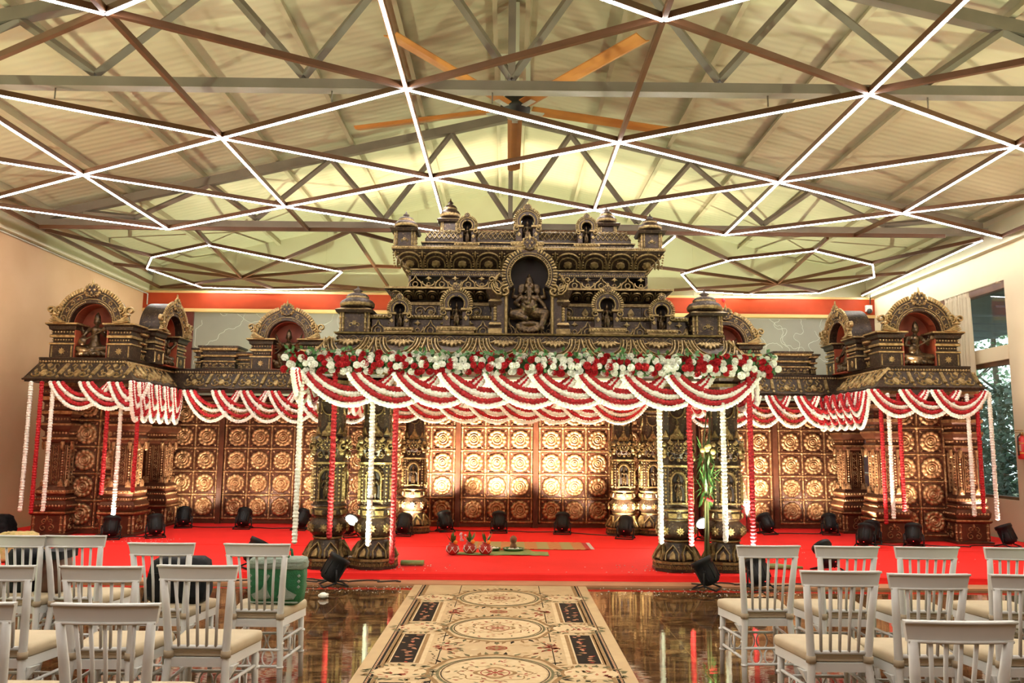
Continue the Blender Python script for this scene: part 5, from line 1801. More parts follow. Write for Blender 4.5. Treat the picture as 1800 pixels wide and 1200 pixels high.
# wings
for s, nm in ((-1, 'left'), (1, 'right')):
    cx = -.05
    for i in range(3):
        x = cx - 7.10 + i * .46 if s < 0 else cx + 5.66 + i * .50
        sp = .92 if s < 0 else 1.0
        if s > 0 and i == 2: sp = .93
        if s < 0 and i == 2: sp = .60
        swag((x, 12.42, 2.50), 0, sp, .42, '%s swag from the left on the front of the %s wing roof' % (ordinal(i), nm), 'front swags of the %s wing' % nm, i % 3)
    for i in range(6):
        y = 14.25 - i * .30
        if s < 0: swag((cx - 5.78, y, 2.50), -PI / 2, .62, .60, '%s swag from the back along the inner side of the left wing roof' % ordinal(i), 'inner side swags of the left wing', i % 2)
        else: swag((cx + 5.78, 12.6 + i * .30, 2.50), PI / 2, .62, .60, '%s swag from the front along the inner side of the right wing roof' % ordinal(i), 'inner side swags of the right wing', i % 2)
    for i in range(6):
        x = cx - 5.72 + i * .50 if s < 0 else cx + 2.55 + i * .52
        swag((x, 14.17, 2.50), 0, .98, .55, '%s swag from the left along the rear eave of the %s wing' % (ordinal(i), nm), 'rear swags of the %s wing' % nm, i % 3)

# straight hanging strings
def string(x, y, z1, z0, col, label, group, seed, r=.031):
    b = MB()
    garland_tube(b, [(0, 0, z1 - z0), (.004, 0, (z1 - z0) * .5), (0, 0, 0)], r, seed, 0, .02, 9)
    o = b.build('hanging_garland', [WPETAL if col == 'w' else RPETAL], None, (x, y, z0))
    tag(o, label, 'flower garland', group)
    if 'dark tie' in label:
        b = MB(); b.lathe([(.034, -.012), (.042, 0), (.034, .012)], 12); b.build('tie', pm('dark_thread', (.05, .03, .02), None, rough=.8), o, (0, 0, .52))


GM, GL, GR_ = 'hanging strings of the main canopy', 'hanging strings of the left wing', 'hanging strings of the right wing'
for k, (x, y, z1, z0, c, l, g) in enumerate([
    (-2.40, 9.22, 2.42, .45, 'w', 'long white garland string hanging at the left corner of the main canopy', GM),
    (-2.02, 9.26, 2.40, .50, 'r', 'red garland string hanging in front of the outer left canopy pillar', GM),
    (-1.57, 9.24, 2.10, .43, 'w', 'white garland string with dark tie hanging before the second left canopy pillar', GM),
    (-1.30, 9.24, 2.10, .23, 'r', 'long red garland string reaching the floor right of the left canopy pillars', GM),
    (1.745, 9.24, 2.10, .48, 'w', 'white garland string hanging left of the right canopy pillars', GM),
    (2.09, 9.24, 2.10, .46, 'r', 'red garland string hanging between the right canopy pillars beside the leaf bundle', GM),
    (2.48, 9.24, 2.10, .50, 'w', 'bright white garland string hanging before the outer right canopy pillar', GM),
    (2.80, 9.26, 2.40, .43, 'r', 'long red garland string hanging at the right corner of the main canopy', GM),
    (2.90, 9.30, 2.42, 2.06, 'w', 'short white garland end at the right corner of the main canopy', GM),
    (-7.46, 12.46, 2.50, .50, 'w', 'white garland string hanging nearest the left wall', GL),
    (-7.28, 12.44, 2.50, .47, 'r', 'red garland string before the far left square pillar, between two white ones', GL),
    (-7.10, 12.44, 2.46, .50, 'w', 'white garland string right of the red one at the far left pillar', GL),
    (-6.27, 12.52, 2.45, .76, 'r', 'short red garland string hanging before the left wing rosette panel', GL),
    (-6.06, 12.52, 2.45, .34, 'w', 'brightest white garland string of the left wing, ending above a spotlight', GL),
    (-5.80, 12.54, 2.45, .80, 'r', 'short red garland string at the inner corner of the left wing', GL),
    (5.86, 12.54, 2.45, .42, 'r', 'leftmost red garland string of the right wing, before the square pillar', GR_),
    (5.97, 12.52, 2.45, .50, 'w', 'white garland string between two red ones on the right wing', GR_),
    (6.14, 12.52, 2.45, .62, 'r', 'red garland string at the left edge of the right wing rosette panel', GR_),
    (7.22, 12.52, 2.45, .55, 'w', 'bright white garland string at the right edge of the right wing rosette panel', GR_),
    (7.37, 12.52, 2.45, .60, 'r', 'red garland string before the far right square pillar', GR_),
    (7.56, 12.50, 2.48, .50, 'w', 'white garland string hanging farthest right before the window', GR_)]):
    string(x, y, z1, z0, c, l, g, 40 + k)

# ------------------------------------------------------------------ flower border on the canopy eave
def rose_mesh(mat, seed, frill):
    b = MB()
    q = random.Random(seed)
    for ring_, (n, r, h, tilt) in enumerate(((6, .050, .004, .75), (5, .040, .016, .45), (4, .028, .026, .25), (3, .016, .032, .1))):
        for i in range(n):
            a = 2 * PI * (i + .5 * (ring_ % 2)) / n + q.uniform(-.15, .15)
            w = r * (1.25 if not frill else .95) * .5
            ca, sa = cos(a), sin(a)
            def pt(u, v, z): return (ca * u - sa * v, sa * u + ca * v, z)
            ro, ri = r, r * .35
            b.add([pt(ri, -w * .6, h - .012), pt(ri, w * .6, h - .012), pt(ro * .85, w, h + .010 - tilt * .006), pt(ro * 1.02, w * .35, h + .014 - tilt * .014), pt(ro * 1.02, -w * .35, h + .014 - tilt * .014), pt(ro * .85, -w, h + .010 - tilt * .006), pt(ro * .7, 0, h - .002)],
                  [(0, 1, 6), (1, 2, 6), (2, 3, 6), (3, 4, 6), (4, 5, 6), (5, 0, 6)], 0, True)
    b.bead(0, 0, .018, .042, 0, 7)
    b.lathe([(.012, -.02), (.03, -.004), (.02, .01)], 7, 0)
    return b.mesh('blossom', [mat])


ROSES = [rose_mesh(RPETAL, i, False) for i in range(2)]
CARNS = [rose_mesh(WPETAL, 5 + i, True) for i in range(2)]
fb = empty('flower_border', (CX, EY0 - .04, 2.52))
tag(fb, 'border of red roses and white blossoms with leaves along the canopy eave', 'flower border')
fq = random.Random(21)
pos = []
x = EX0 - .10
while x < EX1 + .10:
    for rw in range(4):
        pos.append((x + fq.uniform(-.035, .035) + (.04 if rw % 2 else 0), rw, fq.uniform(-.018, .018)))
    x += .076
fq.shuffle(pos)
nr = nw = 0
restb = MB(); restw = MB()
for (x, rw, dz) in pos:
    red = fq.random() < (.30, .52, .5, .42)[rw]
    zz = -.105 + rw * .066 + dz
    yy = -.05 + (.0, -.03, -.01, .05)[rw]
    rt = (PI / 2 + fq.uniform(-.5, .35) - (.15, 0, -.2, -.5)[rw], fq.uniform(-.4, .4), fq.uniform(-.4, .4))
    sc = fq.uniform(.72, 1.0)
    me = fq.choice(ROSES if red else CARNS)
    if (red and nr < 100) or (not red and nw < 100):
        put('red_rose' if red else 'white_blossom', me, fb, (x - CX, yy, zz), rt, sc)
        if red: nr += 1
        else: nw += 1
    else:
        tgt = restb if red else restw
        from mathutils import Euler
        M = Matrix.Translation((x - CX, yy, zz)) @ Euler(rt).to_matrix().to_4x4() @ Matrix.Scale(sc, 4)
        tgt.add([M @ v.co for v in me.vertices], [tuple(p.vertices) for p in me.polygons], 0, True)
for sx in (-1, 1):                                             # the border turns the corners
    for i in range(70):
        y = fq.uniform(0, 4.6); z = fq.uniform(-.11, .11)
        red = fq.random() < .45
        M = Matrix.Translation((sx * (2.78 - .3 * max(0, z)), y, z)) @ Euler((PI / 2, 0, sx * PI / 2 + fq.uniform(-.4, .4))).to_matrix().to_4x4()
        me = (ROSES if red else CARNS)[0]
        (restb if red else restw).add([M @ v.co for v in me.vertices], [tuple(p.vertices) for p in me.polygons], 0, True)
tag(restb.build('more_red_roses', [RPETAL], fb), kind='stuff')
tag(restw.build('more_white_blossoms', [WPETAL], fb), kind='stuff')
lv = MB()
for i in range(1100):
    side = fq.random()
    p = Vector((fq.uniform(-2.85, 2.85), fq.uniform(-.06, .03), fq.uniform(-.12, .15)))
    if side < .15: p = Vector((-2.8, fq.uniform(0, 4.6), fq.uniform(-.13, .13)))
    elif side < .3: p = Vector((2.8, fq.uniform(0, 4.6), fq.uniform(-.13, .13)))
    d = Vector((fq.uniform(-1, 1), fq.uniform(-.9, .1), fq.uniform(-1, 1))).normalized()
    s_ = d.cross(Vector((0, -1, .3))).normalized() * .022
    l = fq.uniform(.05, .085)
    lv.add([p, p + d * l * .5 + s_ + Vector((0, -.008, 0)), p + d * l, p + d * l * .5 - s_], [(0, 1, 2), (0, 2, 3)])
tag(lv.build('leaves', [LEAF], fb), kind='stuff')
b = MB(); b.box(-2.76, 2.76, .0, .05, -.10, .10); b.box(-2.77, -2.73, .0, 4.7, -.10, .10); b.box(2.73, 2.77, 0, 4.7, -.1, .1)
b.build('moss_backing', [pm('moss', (.02, .05, .012), (.04, .08, .02), 30, .9)], fb)
# ================================================================== spotlights (PAR cans)
PARK = pm('black_par_housing', (.006, .006, .007), (.010, .010, .010), 8, .5, spec=.25)
LENS = pm('par_lens', (.25, .25, .22), None, rough=.15)
LENSON = pm('par_lens_lit', (1, .95, .8), None, rough=.3, emit=(1, .93, .72), es=60)
REDLED = pm('red_indicator', (.5, .02, .02), None, rough=.4, emit=(1, .05, .05), es=2)
PM_ = {}
b = MB()
b.lathe([(.03, -.15), (.075, -.14), (.10, -.11), (.108, -.06), (.112, .0), (.112, .09), (.122, .095), (.122, .14), (.104, .142), (.104, .10)], 28, 0, True, mis=None, cap=False)
b.lathe([(.001, -.151), (.03, -.15)], 12, 0, cap=False)
for k in range(8):
    a = 2 * PI * k / 8
    on(b, Matrix.Rotation(a, 4, 'Z'), lambda: b.box(.098, .118, -.006, .006, -.10, .06))
PM_['housing'] = b.mesh('housing', [PARK])
b = MB(); b.lathe([(.001, .118), (.105, .112)], 24, 0, True, cap=False)
for i in range(12): b.lathe([(.018, .112), (.012, .124), (.001, .127)], 8, cx=.07 * cos(i * PI / 6), cy=.07 * sin(i * PI / 6))
for i in range(5): b.lathe([(.018, .112), (.012, .124), (.001, .127)], 8, cx=.033 * cos(i * PI / 2.5), cy=.033 * sin(i * PI / 2.5))
PM_['lens'] = b.mesh('lens', [LENS]); PM_['lens_on'] = b.mesh('lens', [LENSON])
b = MB()
for s in (-1, 1):
    b.tube([(s * .135, 0, .19), (s * .135, 0, .05), (s * .11, 0, .035)], .010, 6)
    b.lathe([(.024, -.02), (.024, .02)], 10, cx=0, cy=0) if False else None
    b.box(s * .115 - .012, s * .115 + .012 + .0, -.018, .018, .172, .208)
b.tube([(-.135, 0, .05), (.135, 0, .05)], .010, 6)
PM_['yoke'] = b.mesh('yoke', [PARK])
b = MB(); b.tube([(-.14, -.13, .011), (-.135, 0, .05), (-.14, .13, .011), ], .010, 6); b.tube([(.14, -.13, .011), (.135, 0, .05), (.14, .13, .011)], .010, 6)
b.tube([(-.14, -.13, .011), (.14, -.13, .011)], .009, 6); b.tube([(-.14, .13, .011), (.14, .13, .011)], .009, 6)
PM_['stand'] = b.mesh('stand', [PARK])
b = MB(); b.bead(0, 0, .008, .006, 0, 8); PM_['ind'] = b.mesh('indicator_light', [REDLED])


def par(x, y, target, label, power=0, col=(1, .78, .5), size=130, z=.105, on_=False, blend=1.0):
    t = empty('par_spotlight', (x, y, z))
    d = Vector(target) - Vector((x, y, z + .19))
    t.rotation_euler = (0, 0, math.atan2(d.y, d.x) - PI / 2)
    tag(t, label, 'spotlight', 'black stage spotlights')
    el = math.atan2(d.z, math.hypot(d.x, d.y))
    h = put('housing', PM_['housing'], t, (0, 0, .19), (-(PI / 2 - el), 0, 0))
    put('lens', PM_['lens_on' if on_ else 'lens'], h)
    put('indicator_light', PM_['ind'], h, (0, -.06, -.143), (PI, 0, 0))
    put('yoke', PM_['yoke'], t); put('stand', PM_['stand'], t)
    if power:
        dn = d.normalized()
        spot('par_beam', Vector((x, y, z + .19)) + dn * .17, target, power, col, size, blend, .05)
    return t


WARM = (1, .84, .62); WHITE = (1, .92, .74); GREEN = (.88, 1, .66); CRM = (1, .90, .62); GRN2 = (.80, 1, .62)
BK = 620
par(-5.62, 14.15, (-5.9, 14.95, 1.3), 'black spotlight before the left corner square pillar', BK * .16, WARM)
par(-4.55, 14.05, (-4.6, 14.98, 1.5), 'black spotlight on the red carpet under the whole left wing panel', BK * .13, WARM)
par(-3.52, 13.95, (-3.2, 14.98, 1.5), 'black spotlight behind the white corner garland of the canopy', BK * .3, WARM)
par(-2.52, 12.95, (-1.0, 11.0, 2.4), 'lit spotlight glowing between the two left canopy pillars', 500, WHITE, 120, on_=True)
par(-1.68, 13.22, (-1.55, 14.7, 1.7), 'black spotlight beside the left rear pillar of the canopy', BK * .7, WARM)
par(-1.06, 13.9, (-1.4, 14.7, 1.95), 'black spotlight behind the three pots, left of the middle panel', BK * 2.3, WARM, 100)
par(-.14, 13.8, (-.12, 14.72, 1.95), 'black spotlight standing before the middle rosette panel', BK * 2.3, WARM, 100)
par(.93, 13.7, (1.05, 14.72, 1.95), 'black spotlight behind the right end of the woven mat', BK * 2.1, WARM, 100)
par(1.90, 13.1, (2.3, 14.4, 1.6), 'black spotlight tilted against the right rear canopy pillar', BK * .8, WARM)
par(3.16, 12.95, (1.6, 11.0, 2.4), 'lit spotlight glowing between the two right canopy pillars', 500, WHITE, 120, on_=True)
par(4.45, 13.95, (4.1, 14.98, 1.6), 'black spotlight before the panel by the steel drum', BK * .9, WARM)
par(5.55, 13.98, (5.7, 14.7, 1.3), 'black spotlight before the set back right square pillar', BK * .3, WARM)
par(-6.02, 12.4, (-6.2, 13.0, 1.7), 'black spotlight under the end of the brightest left wing garland', BK * .38, WARM, 80)
par(-5.47, 12.68, (-6.0, 13.6, 1.8), 'black spotlight at the inner corner of the left wing', BK * .4, WARM, 80)
par(5.40, 12.25, (5.9, 12.9, 1.8), 'front black spotlight of the pair beside the right wing corner', BK * .38, WARM, 80)
par(5.72, 12.75, (6.2, 13.6, 2.0), 'rear black spotlight of the pair beside the right wing corner', BK * .3, WARM, 80)
par(6.15, 12.3, (6.6, 13.1, 1.7), 'black spotlight before the right wing rosette panel', BK * .38, WARM, 80)
par(7.66, 12.45, (7.3, 13.0, 1.8), 'black spotlight at the far right under the last white garland', BK * .4, WARM, 80)
par(-1.90, 9.02, (-.9, 9.45, 2.0), 'large black spotlight tilted up on the floor before the left canopy pillars', 480, GREEN, 130, z=.027)
par(2.20, 9.02, (1.3, 9.45, 2.0), 'large black spotlight tilted up on the floor before the right canopy pillars', 480, GREEN, 130, z=.027)
par(2.78, 9.05, (2.5, 10.0, 1.7), 'black spotlight seen through the back of the first right chair', 200, WHITE, 90, z=.027)
par(3.88, 9.90, (3.3, 11.4, 2.0), 'black spotlight on the red carpet seen through the second right chair', 0)
par(-3.0, 9.75, (-2.4, 10.2, 1.7), 'black spotlight behind the green woven bag', 200, WHITE, 90)
for (x, y, tx, ty, pw, c, l) in ((-4.6, 16.2, -4.0, 17.0, 1500, GREEN, 'added unseen spotlight on the floor behind the left wing panels washing the roof'), (4.6, 16.2, 4.0, 17.0, 1500, GREEN, 'added unseen spotlight on the floor behind the right wing panels washing the roof'), (0.2, 16.4, .2, 13.6, 400, GREEN, 'added unseen spotlight on the floor behind the middle panels washing the roof'),
        (-7.6, 8.0, -5.4, 9.0, 800, CRM, 'added unseen spotlight by the left wall beside the seats washing the roof'), (7.6, 8.0, 5.4, 9.0, 800, CRM, 'added unseen spotlight by the right wall beside the seats washing the roof'),
        (-7.6, 4.4, -3.0, 7.0, 1100, GRN2, 'added unseen rear spotlight by the left wall washing the roof over the seats'), (7.6, 4.4, 3.0, 7.0, 1100, GRN2, 'added unseen rear spotlight by the right wall washing the roof over the seats')):
    par(x, y, (tx, ty, 7.0), l, pw, c, 125, z=.0)  # unseen lamps added to brighten the roof with cream and green light
# warm spots aimed into the front wing shrines, no lamp body modelled
for s, nm in ((-1, 'left'), (1, 'right')):
    spot('shrine_spot', (-.05 + s * 6.78 - .15, 12.85, 3.0), (-.05 + s * 6.78, 13.2, 3.3), 9 if s > 0 else 4, WARM, 120, .5, .03)

# loose black cables on the carpet
CAB = pm('black_cable', (.012, .012, .012), None, rough=.5)
def cable(pts, label, z=.112):
    q = random.Random(len(pts) * 13 + int(pts[0][0] * 10))
    P = []
    for (a, c) in zip(pts, pts[1:]):
        for k in range(10):
            u = k / 10
            P.append((a[0] + (c[0] - a[0]) * u + .05 * sin(u * 9 + a[0] * 3), a[1] + (c[1] - a[1]) * u + .05 * sin(u * 7 + a[1] * 5), z))
    P.append((*pts[-1], z))
    b = MB(); b.tube(P, .008, 5)
    tag(b.build('power_cable', CAB), label, 'cable')
cable([(-5.6, 14.3), (-4.5, 14.2), (-3.5, 14.15), (-2.6, 14.2)], 'black cable linking the spotlights under the left wing panels')
cable([(-1.7, 13.5), (-1.0, 14.1), (-.1, 14.0), (.9, 13.95), (1.85, 13.4)], 'black cable linking the spotlights under the middle panels')
cable([(4.4, 14.2), (5.0, 14.0), (5.6, 14.2)], 'black cable between the spotlights under the right wing panels')
cable([(-7.9, 12.6), (-6.9, 12.45), (-6.0, 12.65), (-5.4, 12.9)], 'black cable along the foot of the left wing')
cable([(5.4, 12.5), (6.2, 12.55), (7.0, 12.4), (7.7, 12.7)], 'black cable along the foot of the right wing')
cable([(-3.3, 9.30), (-2.6, 9.36), (-2.3, 9.28), (-1.9, 9.30), (-1.5, 9.34), (-1.2, 9.30)], 'tangled black cable on the edge board before the left canopy pillars', .034)
cable([(-2.9, 9.40), (-2.5, 9.28), (-2.2, 9.4), (-1.9, 9.25)], 'second loop of black cable beside the green bag', .036)
cable([(2.1, 9.3), (2.5, 9.38), (2.9, 9.26), (3.4, 9.36), (3.8, 9.3)], 'tangled black cable on the edge board before the right canopy pillars', .034)

# ================================================================== chairs
CHW = pm('white_chair_resin', (.61, .60, .56), (.56, .55, .51), 4, .42)
CUSH = pm('cream_cushion', (.53, .43, .28), (.48, .385, .25), 6, .85, bump=.1)
STRAP = pm('tan_strap', (.36, .28, .18), None, rough=.8)


def make_chair():
    t = empty('banquet_chair')
    b = MB()                                                   # crest rail: tapered, slightly hollow plank
    vs = []
    for i in range(9):
        u = -1 + i / 4
        yb = -.255 - .018 * (1 - u * u) + .0
        for (hx, z, dy) in ((.198, .852, .006), (.212, .930, -.006), (.212, .932, .018), (.198, .852, .026)):
            vs.append((u * hx, yb + dy, z))
    fs = []
    for i in range(8):
        for j in range(4): fs.append((i * 4 + j, i * 4 + (j + 1) % 4, (i + 1) * 4 + (j + 1) % 4, (i + 1) * 4 + j))
    fs += [(3, 2, 1, 0), (32, 33, 34, 35)]
    b.add(vs, fs)
    for (z, hx, yy) in ((.928, .213, -.006), (.856, .199, .004)):
        b.tube([(u / 4 * hx, -.258 - .018 * (1 - (u / 4) ** 2) + yy, z) for u in range(-4, 5)], .0065, 6)
    b.build('crest_rail', CHW, t)
    for s in (-1, 1):                                          # rear legs run up into the back posts
        b = MB()
        b.tube([(s * .182, -.255, 0), (s * .168, -.215, .22), (s * .150, -.195, .44), (s * .152, -.198, .50), (s * .166, -.225, .70), (s * .180, -.252, .86)], [.016, .019, .021, .021, .020, .018], 10)
        for z in (.16, .30): b.tube([(s * (.182 - .014 * z / .22), -.255 + .04 * z / .22, z), (s * (.182 - .014 * z / .22), -.255 + .04 * z / .22, z + .012)], .022, 10)
        b.build('leg', CHW, t)
        b = MB()
        b.tube([(s * .195, .19, 0), (s * .19, .18, .25), (s * .185, .17, .43)], [.015, .018, .021], 10)
        for z in (.16, .30): b.tube([(s * .192, .183, z), (s * .192, .183, z + .012)], .022, 10)
        b.build('leg', CHW, t)
    for k in range(-2, 3):
        b = MB(); b.tube([(k * .049, -.200, .505), (k * .052, -.226, .69), (k * .058, -.256, .858)], [.0085, .009, .0085], 8); b.build('spindle', CHW, t)
    b = MB(); b.tube([(-.15, -.198, .505), (.15, -.198, .505)], .011, 8); b.build('lower_rail', CHW, t)
    b = MB()                                                   # seat frame with curved apron
    b.add([(-.165, -.20, .405), (.165, -.20, .405), (.215, .19, .40), (-.215, .19, .40), (-.16, -.205, .452), (.16, -.205, .452), (.212, .195, .452), (-.212, .195, .452)],
          [(3, 2, 1, 0), (4, 5, 6, 7), (0, 1, 5, 4), (1, 2, 6, 5), (2, 3, 7, 6), (3, 0, 4, 7)])
    for s in (-1, 1):
        b.add([(s * .168, -.18, .405), (s * .168, -.09, .40), (s * .16, -.19, .345), (s * .19, -.18, .405), (s * .19, -.09, .40), (s * .175, -.19, .345)], [(0, 1, 2), (5, 4, 3), (0, 3, 4, 1), (1, 4, 5, 2), (2, 5, 3, 0)])
    b.build('seat_frame', CHW, t)
    b = MB()                                                   # cushion: soft rounded slab
    def outl(sc, z):
        o = []
        for (x, y) in ((-.165, -.185), (.165, -.185), (.228, .205), (-.228, .205)):
            o.append((x, y))
        res = []
        for i in range(4):
            p = Vector((*o[i], 0)); a = Vector((*o[i - 1], 0)); c = Vector((*o[(i + 1) % 4], 0))
            ra = .045
            d1 = (a - p).normalized(); d2 = (c - p).normalized()
            for j in range(6):
                u = j / 5
                q = p + d1 * ra * (1 - u) ** 2 + d2 * ra * u ** 2
                res.append((q.x * sc, .01 + (q.y - .01) * sc, z))
        return res
    L = [outl(.96, .452), outl(1.0, .462), outl(1.0, .492), outl(.975, .506), outl(.85, .514), outl(.4, .520)]
    vs = [p for l in L for p in l]; n = 24
    fs = [(j * n + i, j * n + (i + 1) % n, (j + 1) * n + (i + 1) % n, (j + 1) * n + i) for j in range(5) for i in range(n)]
    fs += [tuple(reversed(range(n))), tuple(range(5 * n, 6 * n))]
    b.add(vs, fs, 0, True)
    b.build('seat_cushion', CUSH, t)
    b = MB()
    for s in (-1, 1): b.tube([(s * .151, -.196, .452), (s * .151, -.196, .488)], .026, 10)
    b.box(-.15, .15, -.189, -.183, .458, .468); b.box(-.15, .15, -.190, -.184, .476, .486)
    b.build('cushion_strap', STRAP, t)
    b = MB()
    for s in (-1, 1):
        for z in (.20, .32):
            b.tube([(s * (.182 - .064 * z), -.25 + .17 * z, z), (s * .191, .182, z)], .010, 8)
        for y in (-.05, .06): b.tube([(s * .179, y, .20), (s * .179, y, .32)], .007, 6)
    for (y, w, z0, z1) in ((.183, .19, .17, .28), (-.222, .17, .17, .27)):
        for z in (z0, z1): b.tube([(-w, y, z), (w, y, z)], .009, 8)
        for x in (-.09, -.0, .09):
            c_ = (z0 + z1) / 2; r_ = (z1 - z0) / 2
            b.tube([(x + r_ * .7 * cos(2 * PI * i / 14), y, c_ + r_ * sin(2 * PI * i / 14)) for i in range(15)], .006, 5, cap=False)
    b.build('stretcher', CHW, t)
    return t


ch0 = make_chair()
LBL = [('white slat back chair at far left holding black bags', -3.35, 5.84, -2),
       ('white chair just right of the bag laden one in the front left row', -2.97, 5.86, 1), ('white chair carrying a black shoulder bag on its seat', -2.215, 5.50, 0),
       ('white chair carrying the green woven tote bag', -1.598, 5.50, -1), ('white chair cut by the left picture edge, middle left row', -2.655, 4.51, 0),
       ('white chair with empty cushion behind the black shoulder bag chair, middle left row', -2.10, 4.51, 0), ('white chair with empty cushion diagonally behind the green bag chair', -1.62, 4.57, -1),
       ('white chair cut by the left picture edge, row nearest the camera', -2.17, 3.55, 0), ('nearest whole white chair on the left side', -1.60, 3.55, 1),
       ('white chair nearest the runner in the front right row, before a spotlight', 1.72, 5.65, 2), ('second white chair from the runner in the front right row', 2.25, 5.65, 0),
       ('third white chair from the runner in the front right row', 2.78, 5.65, 0), ('white chair cut by the right picture edge in the front right row', 3.376, 5.65, 0),
       ('white chair nearest the runner in the middle right row', 1.76, 4.57, 0), ('white chair in the middle right row behind the nearest right chair top', 2.19, 4.50, 0),
       ('white chair cut by the right picture edge in the middle right row', 2.72, 4.50, 0), ('nearest white chair on the right, its top rail large in view', 1.71, 3.36, 0)]
for i, (l, x, y, a) in enumerate(LBL):
    c = ch0 if i == 0 else copy_tree(ch0)
    c.location = (x, y, 0); c.rotation_euler = (0, 0, math.radians(a))
    tag(c, l, 'chair', 'white banquet chairs facing the stage')

# ------------------------------------------------------------------ bags and bundles
def soft_box(name, w, d, h, mats, seed, jit=.06, taper=.85, nx=8):
    q = random.Random(seed)
    b = MB()
    vs = []; fs = []
    n = 28; m = 10
    for j in range(m + 1):
        t_ = j / m
        k = (1 - .12 * (2 * t_ - 1) ** 4) * (1 - (1 - taper) * t_)
        if j in (0, m): k *= .90
        for i in range(n):
            a = 2 * PI * i / n
            ca, sa = cos(a), sin(a)
            r = (abs(ca) ** 5 + abs(sa) ** 5) ** (-1 / 5)
            vs.append((w / 2 * k * r * ca * (1 + q.uniform(-jit, jit) * .5), d / 2 * k * r * sa * (1 + q.uniform(-jit, jit)), h * t_ + q.uniform(-.006, .006) * (0 < j)))
    for j in range(m):
        for i in range(n): fs.append((j * n + i, j * n + (i + 1) % n, (j + 1) * n + (i + 1) % n, (j + 1) * n + i))
    fs += [tuple(reversed(range(n))), tuple(range(m * n, (m + 1) * n))]
    b.add(vs, fs, 0, True)
    return b


BLK = pm('black_nylon', (.005, .005, .006), (.009, .009, .010), 12, .7, bump=.3, spec=.2)
GRN = pm('green_woven', (.012, .14, .045), (.008, .10, .03), 30, .6, bump=.4, bsc=150)
GRY = pm('grey_green_weave', (.24, .28, .22), (.20, .25, .19), 40, .7, bump=.4, bsc=150)
BRN = pm('brown_leather', (.07, .022, .012), (.14, .06, .03), 6, .45)
t = empty('tote_bag', (-1.53, 5.50, .515)); tag(t, 'green woven tote bag with grey patterns on a white chair', 'bag')
soft_box('b', .36, .16, .27, None, 3, .05, 1.03).build('body', GRN, t)
soft_box('b', .385, .175, .075, None, 4, .06, .98).build('top_band', GRY, t, (0, 0, .225))
b = MB(); b.M = FR((0, -.087, 0), (1, 0, 0), (0, 0, 1))
for sx in (-1, 1):
    b.plate([(sx * .02, .05), (sx * .07, .035), (sx * .13, .04), (sx * .15, .07), (sx * .10, .075), (sx * .075, .12), (sx * .06, .17), (sx * .045, .20), (sx * .03, .19), (sx * .05, .16), (sx * .045, .10)], .004, 0)
    for k in range(3): b.plate([(sx * .16 + u, .12 + k * .035 + v) for u, v in ((-.012, 0), (0, -.012), (.012, 0), (0, .012))], .004, 0)
b.ridge([(-.16, .02), (.16, .02)], .012, .004, 0)
b.build('woven_pattern', GRY, t)
for y in (-.05, .05):
    b = MB(); b.tube([(-.08, y, .28), (-.07, y, .34), (0, y, .375), (.07, y, .34), (.08, y, .28)], .010, 7); b.build('handle', GRN, t)
t = empty('shoulder_bag', (-2.19, 5.52, .515)); tag(t, 'black shoulder bag on the third chair of the front left row', 'bag')
soft_box('b', .40, .20, .29, None, 5, .08, .95).build('body', BLK, t)
b = MB(); b.box(-.17, .17, -.115, -.095, .05, .2); b.build('front_pocket', BLK, t)
b = MB(); b.tube([(-.19, 0, .26), (-.21, -.03, .1), (-.215, -.05, .01)], .012, 6); b.build('strap', BLK, t)
b = MB(); b.box(.165, .195, -.13, -.127, -.05, .0); b.tube([(.18, -.128, 0), (.17, -.1, .06)], .002, 4); b.build('luggage_tag', BLK, t)
t = empty('backpack', (-3.43, 5.85, .515)); tag(t, 'black backpack on the far left chair', 'bag')
soft_box('b', .22, .22, .30, None, 8, .07, .9).build('body', BLK, t)
t = empty('leather_bag', (-3.22, 5.88, .515)); tag(t, 'brown and black leather bag beside the black backpack', 'bag')
soft_box('b', .17, .22, .26, None, 9, .07, .85).build('body', BRN, t)
b = MB(); b.box(-.085, .085, -.11, .11, .23, .285); b.build('flap', BLK, t)
CLO = pm('printed_cloth', (.62, .42, .20), (.42, .36, .12), 22, .9, bump=.4, bsc=30)
b = soft_box('b', .75, .5, .34, None, 12, .2, .55)
o = b.build('cloth_bundle', CLO, None, (-6.1, 10.2, .105)); tag(o, 'heap of yellow and orange printed cloth on the stage at far left', 'cloth bundle')
b = soft_box('b', .5, .4, .32, None, 14, .15, .7)
o = b.build('black_sack', BLK, None, (-7.95, 12.75, .105)); tag(o, 'black sack on the floor against the left wall', 'sack')

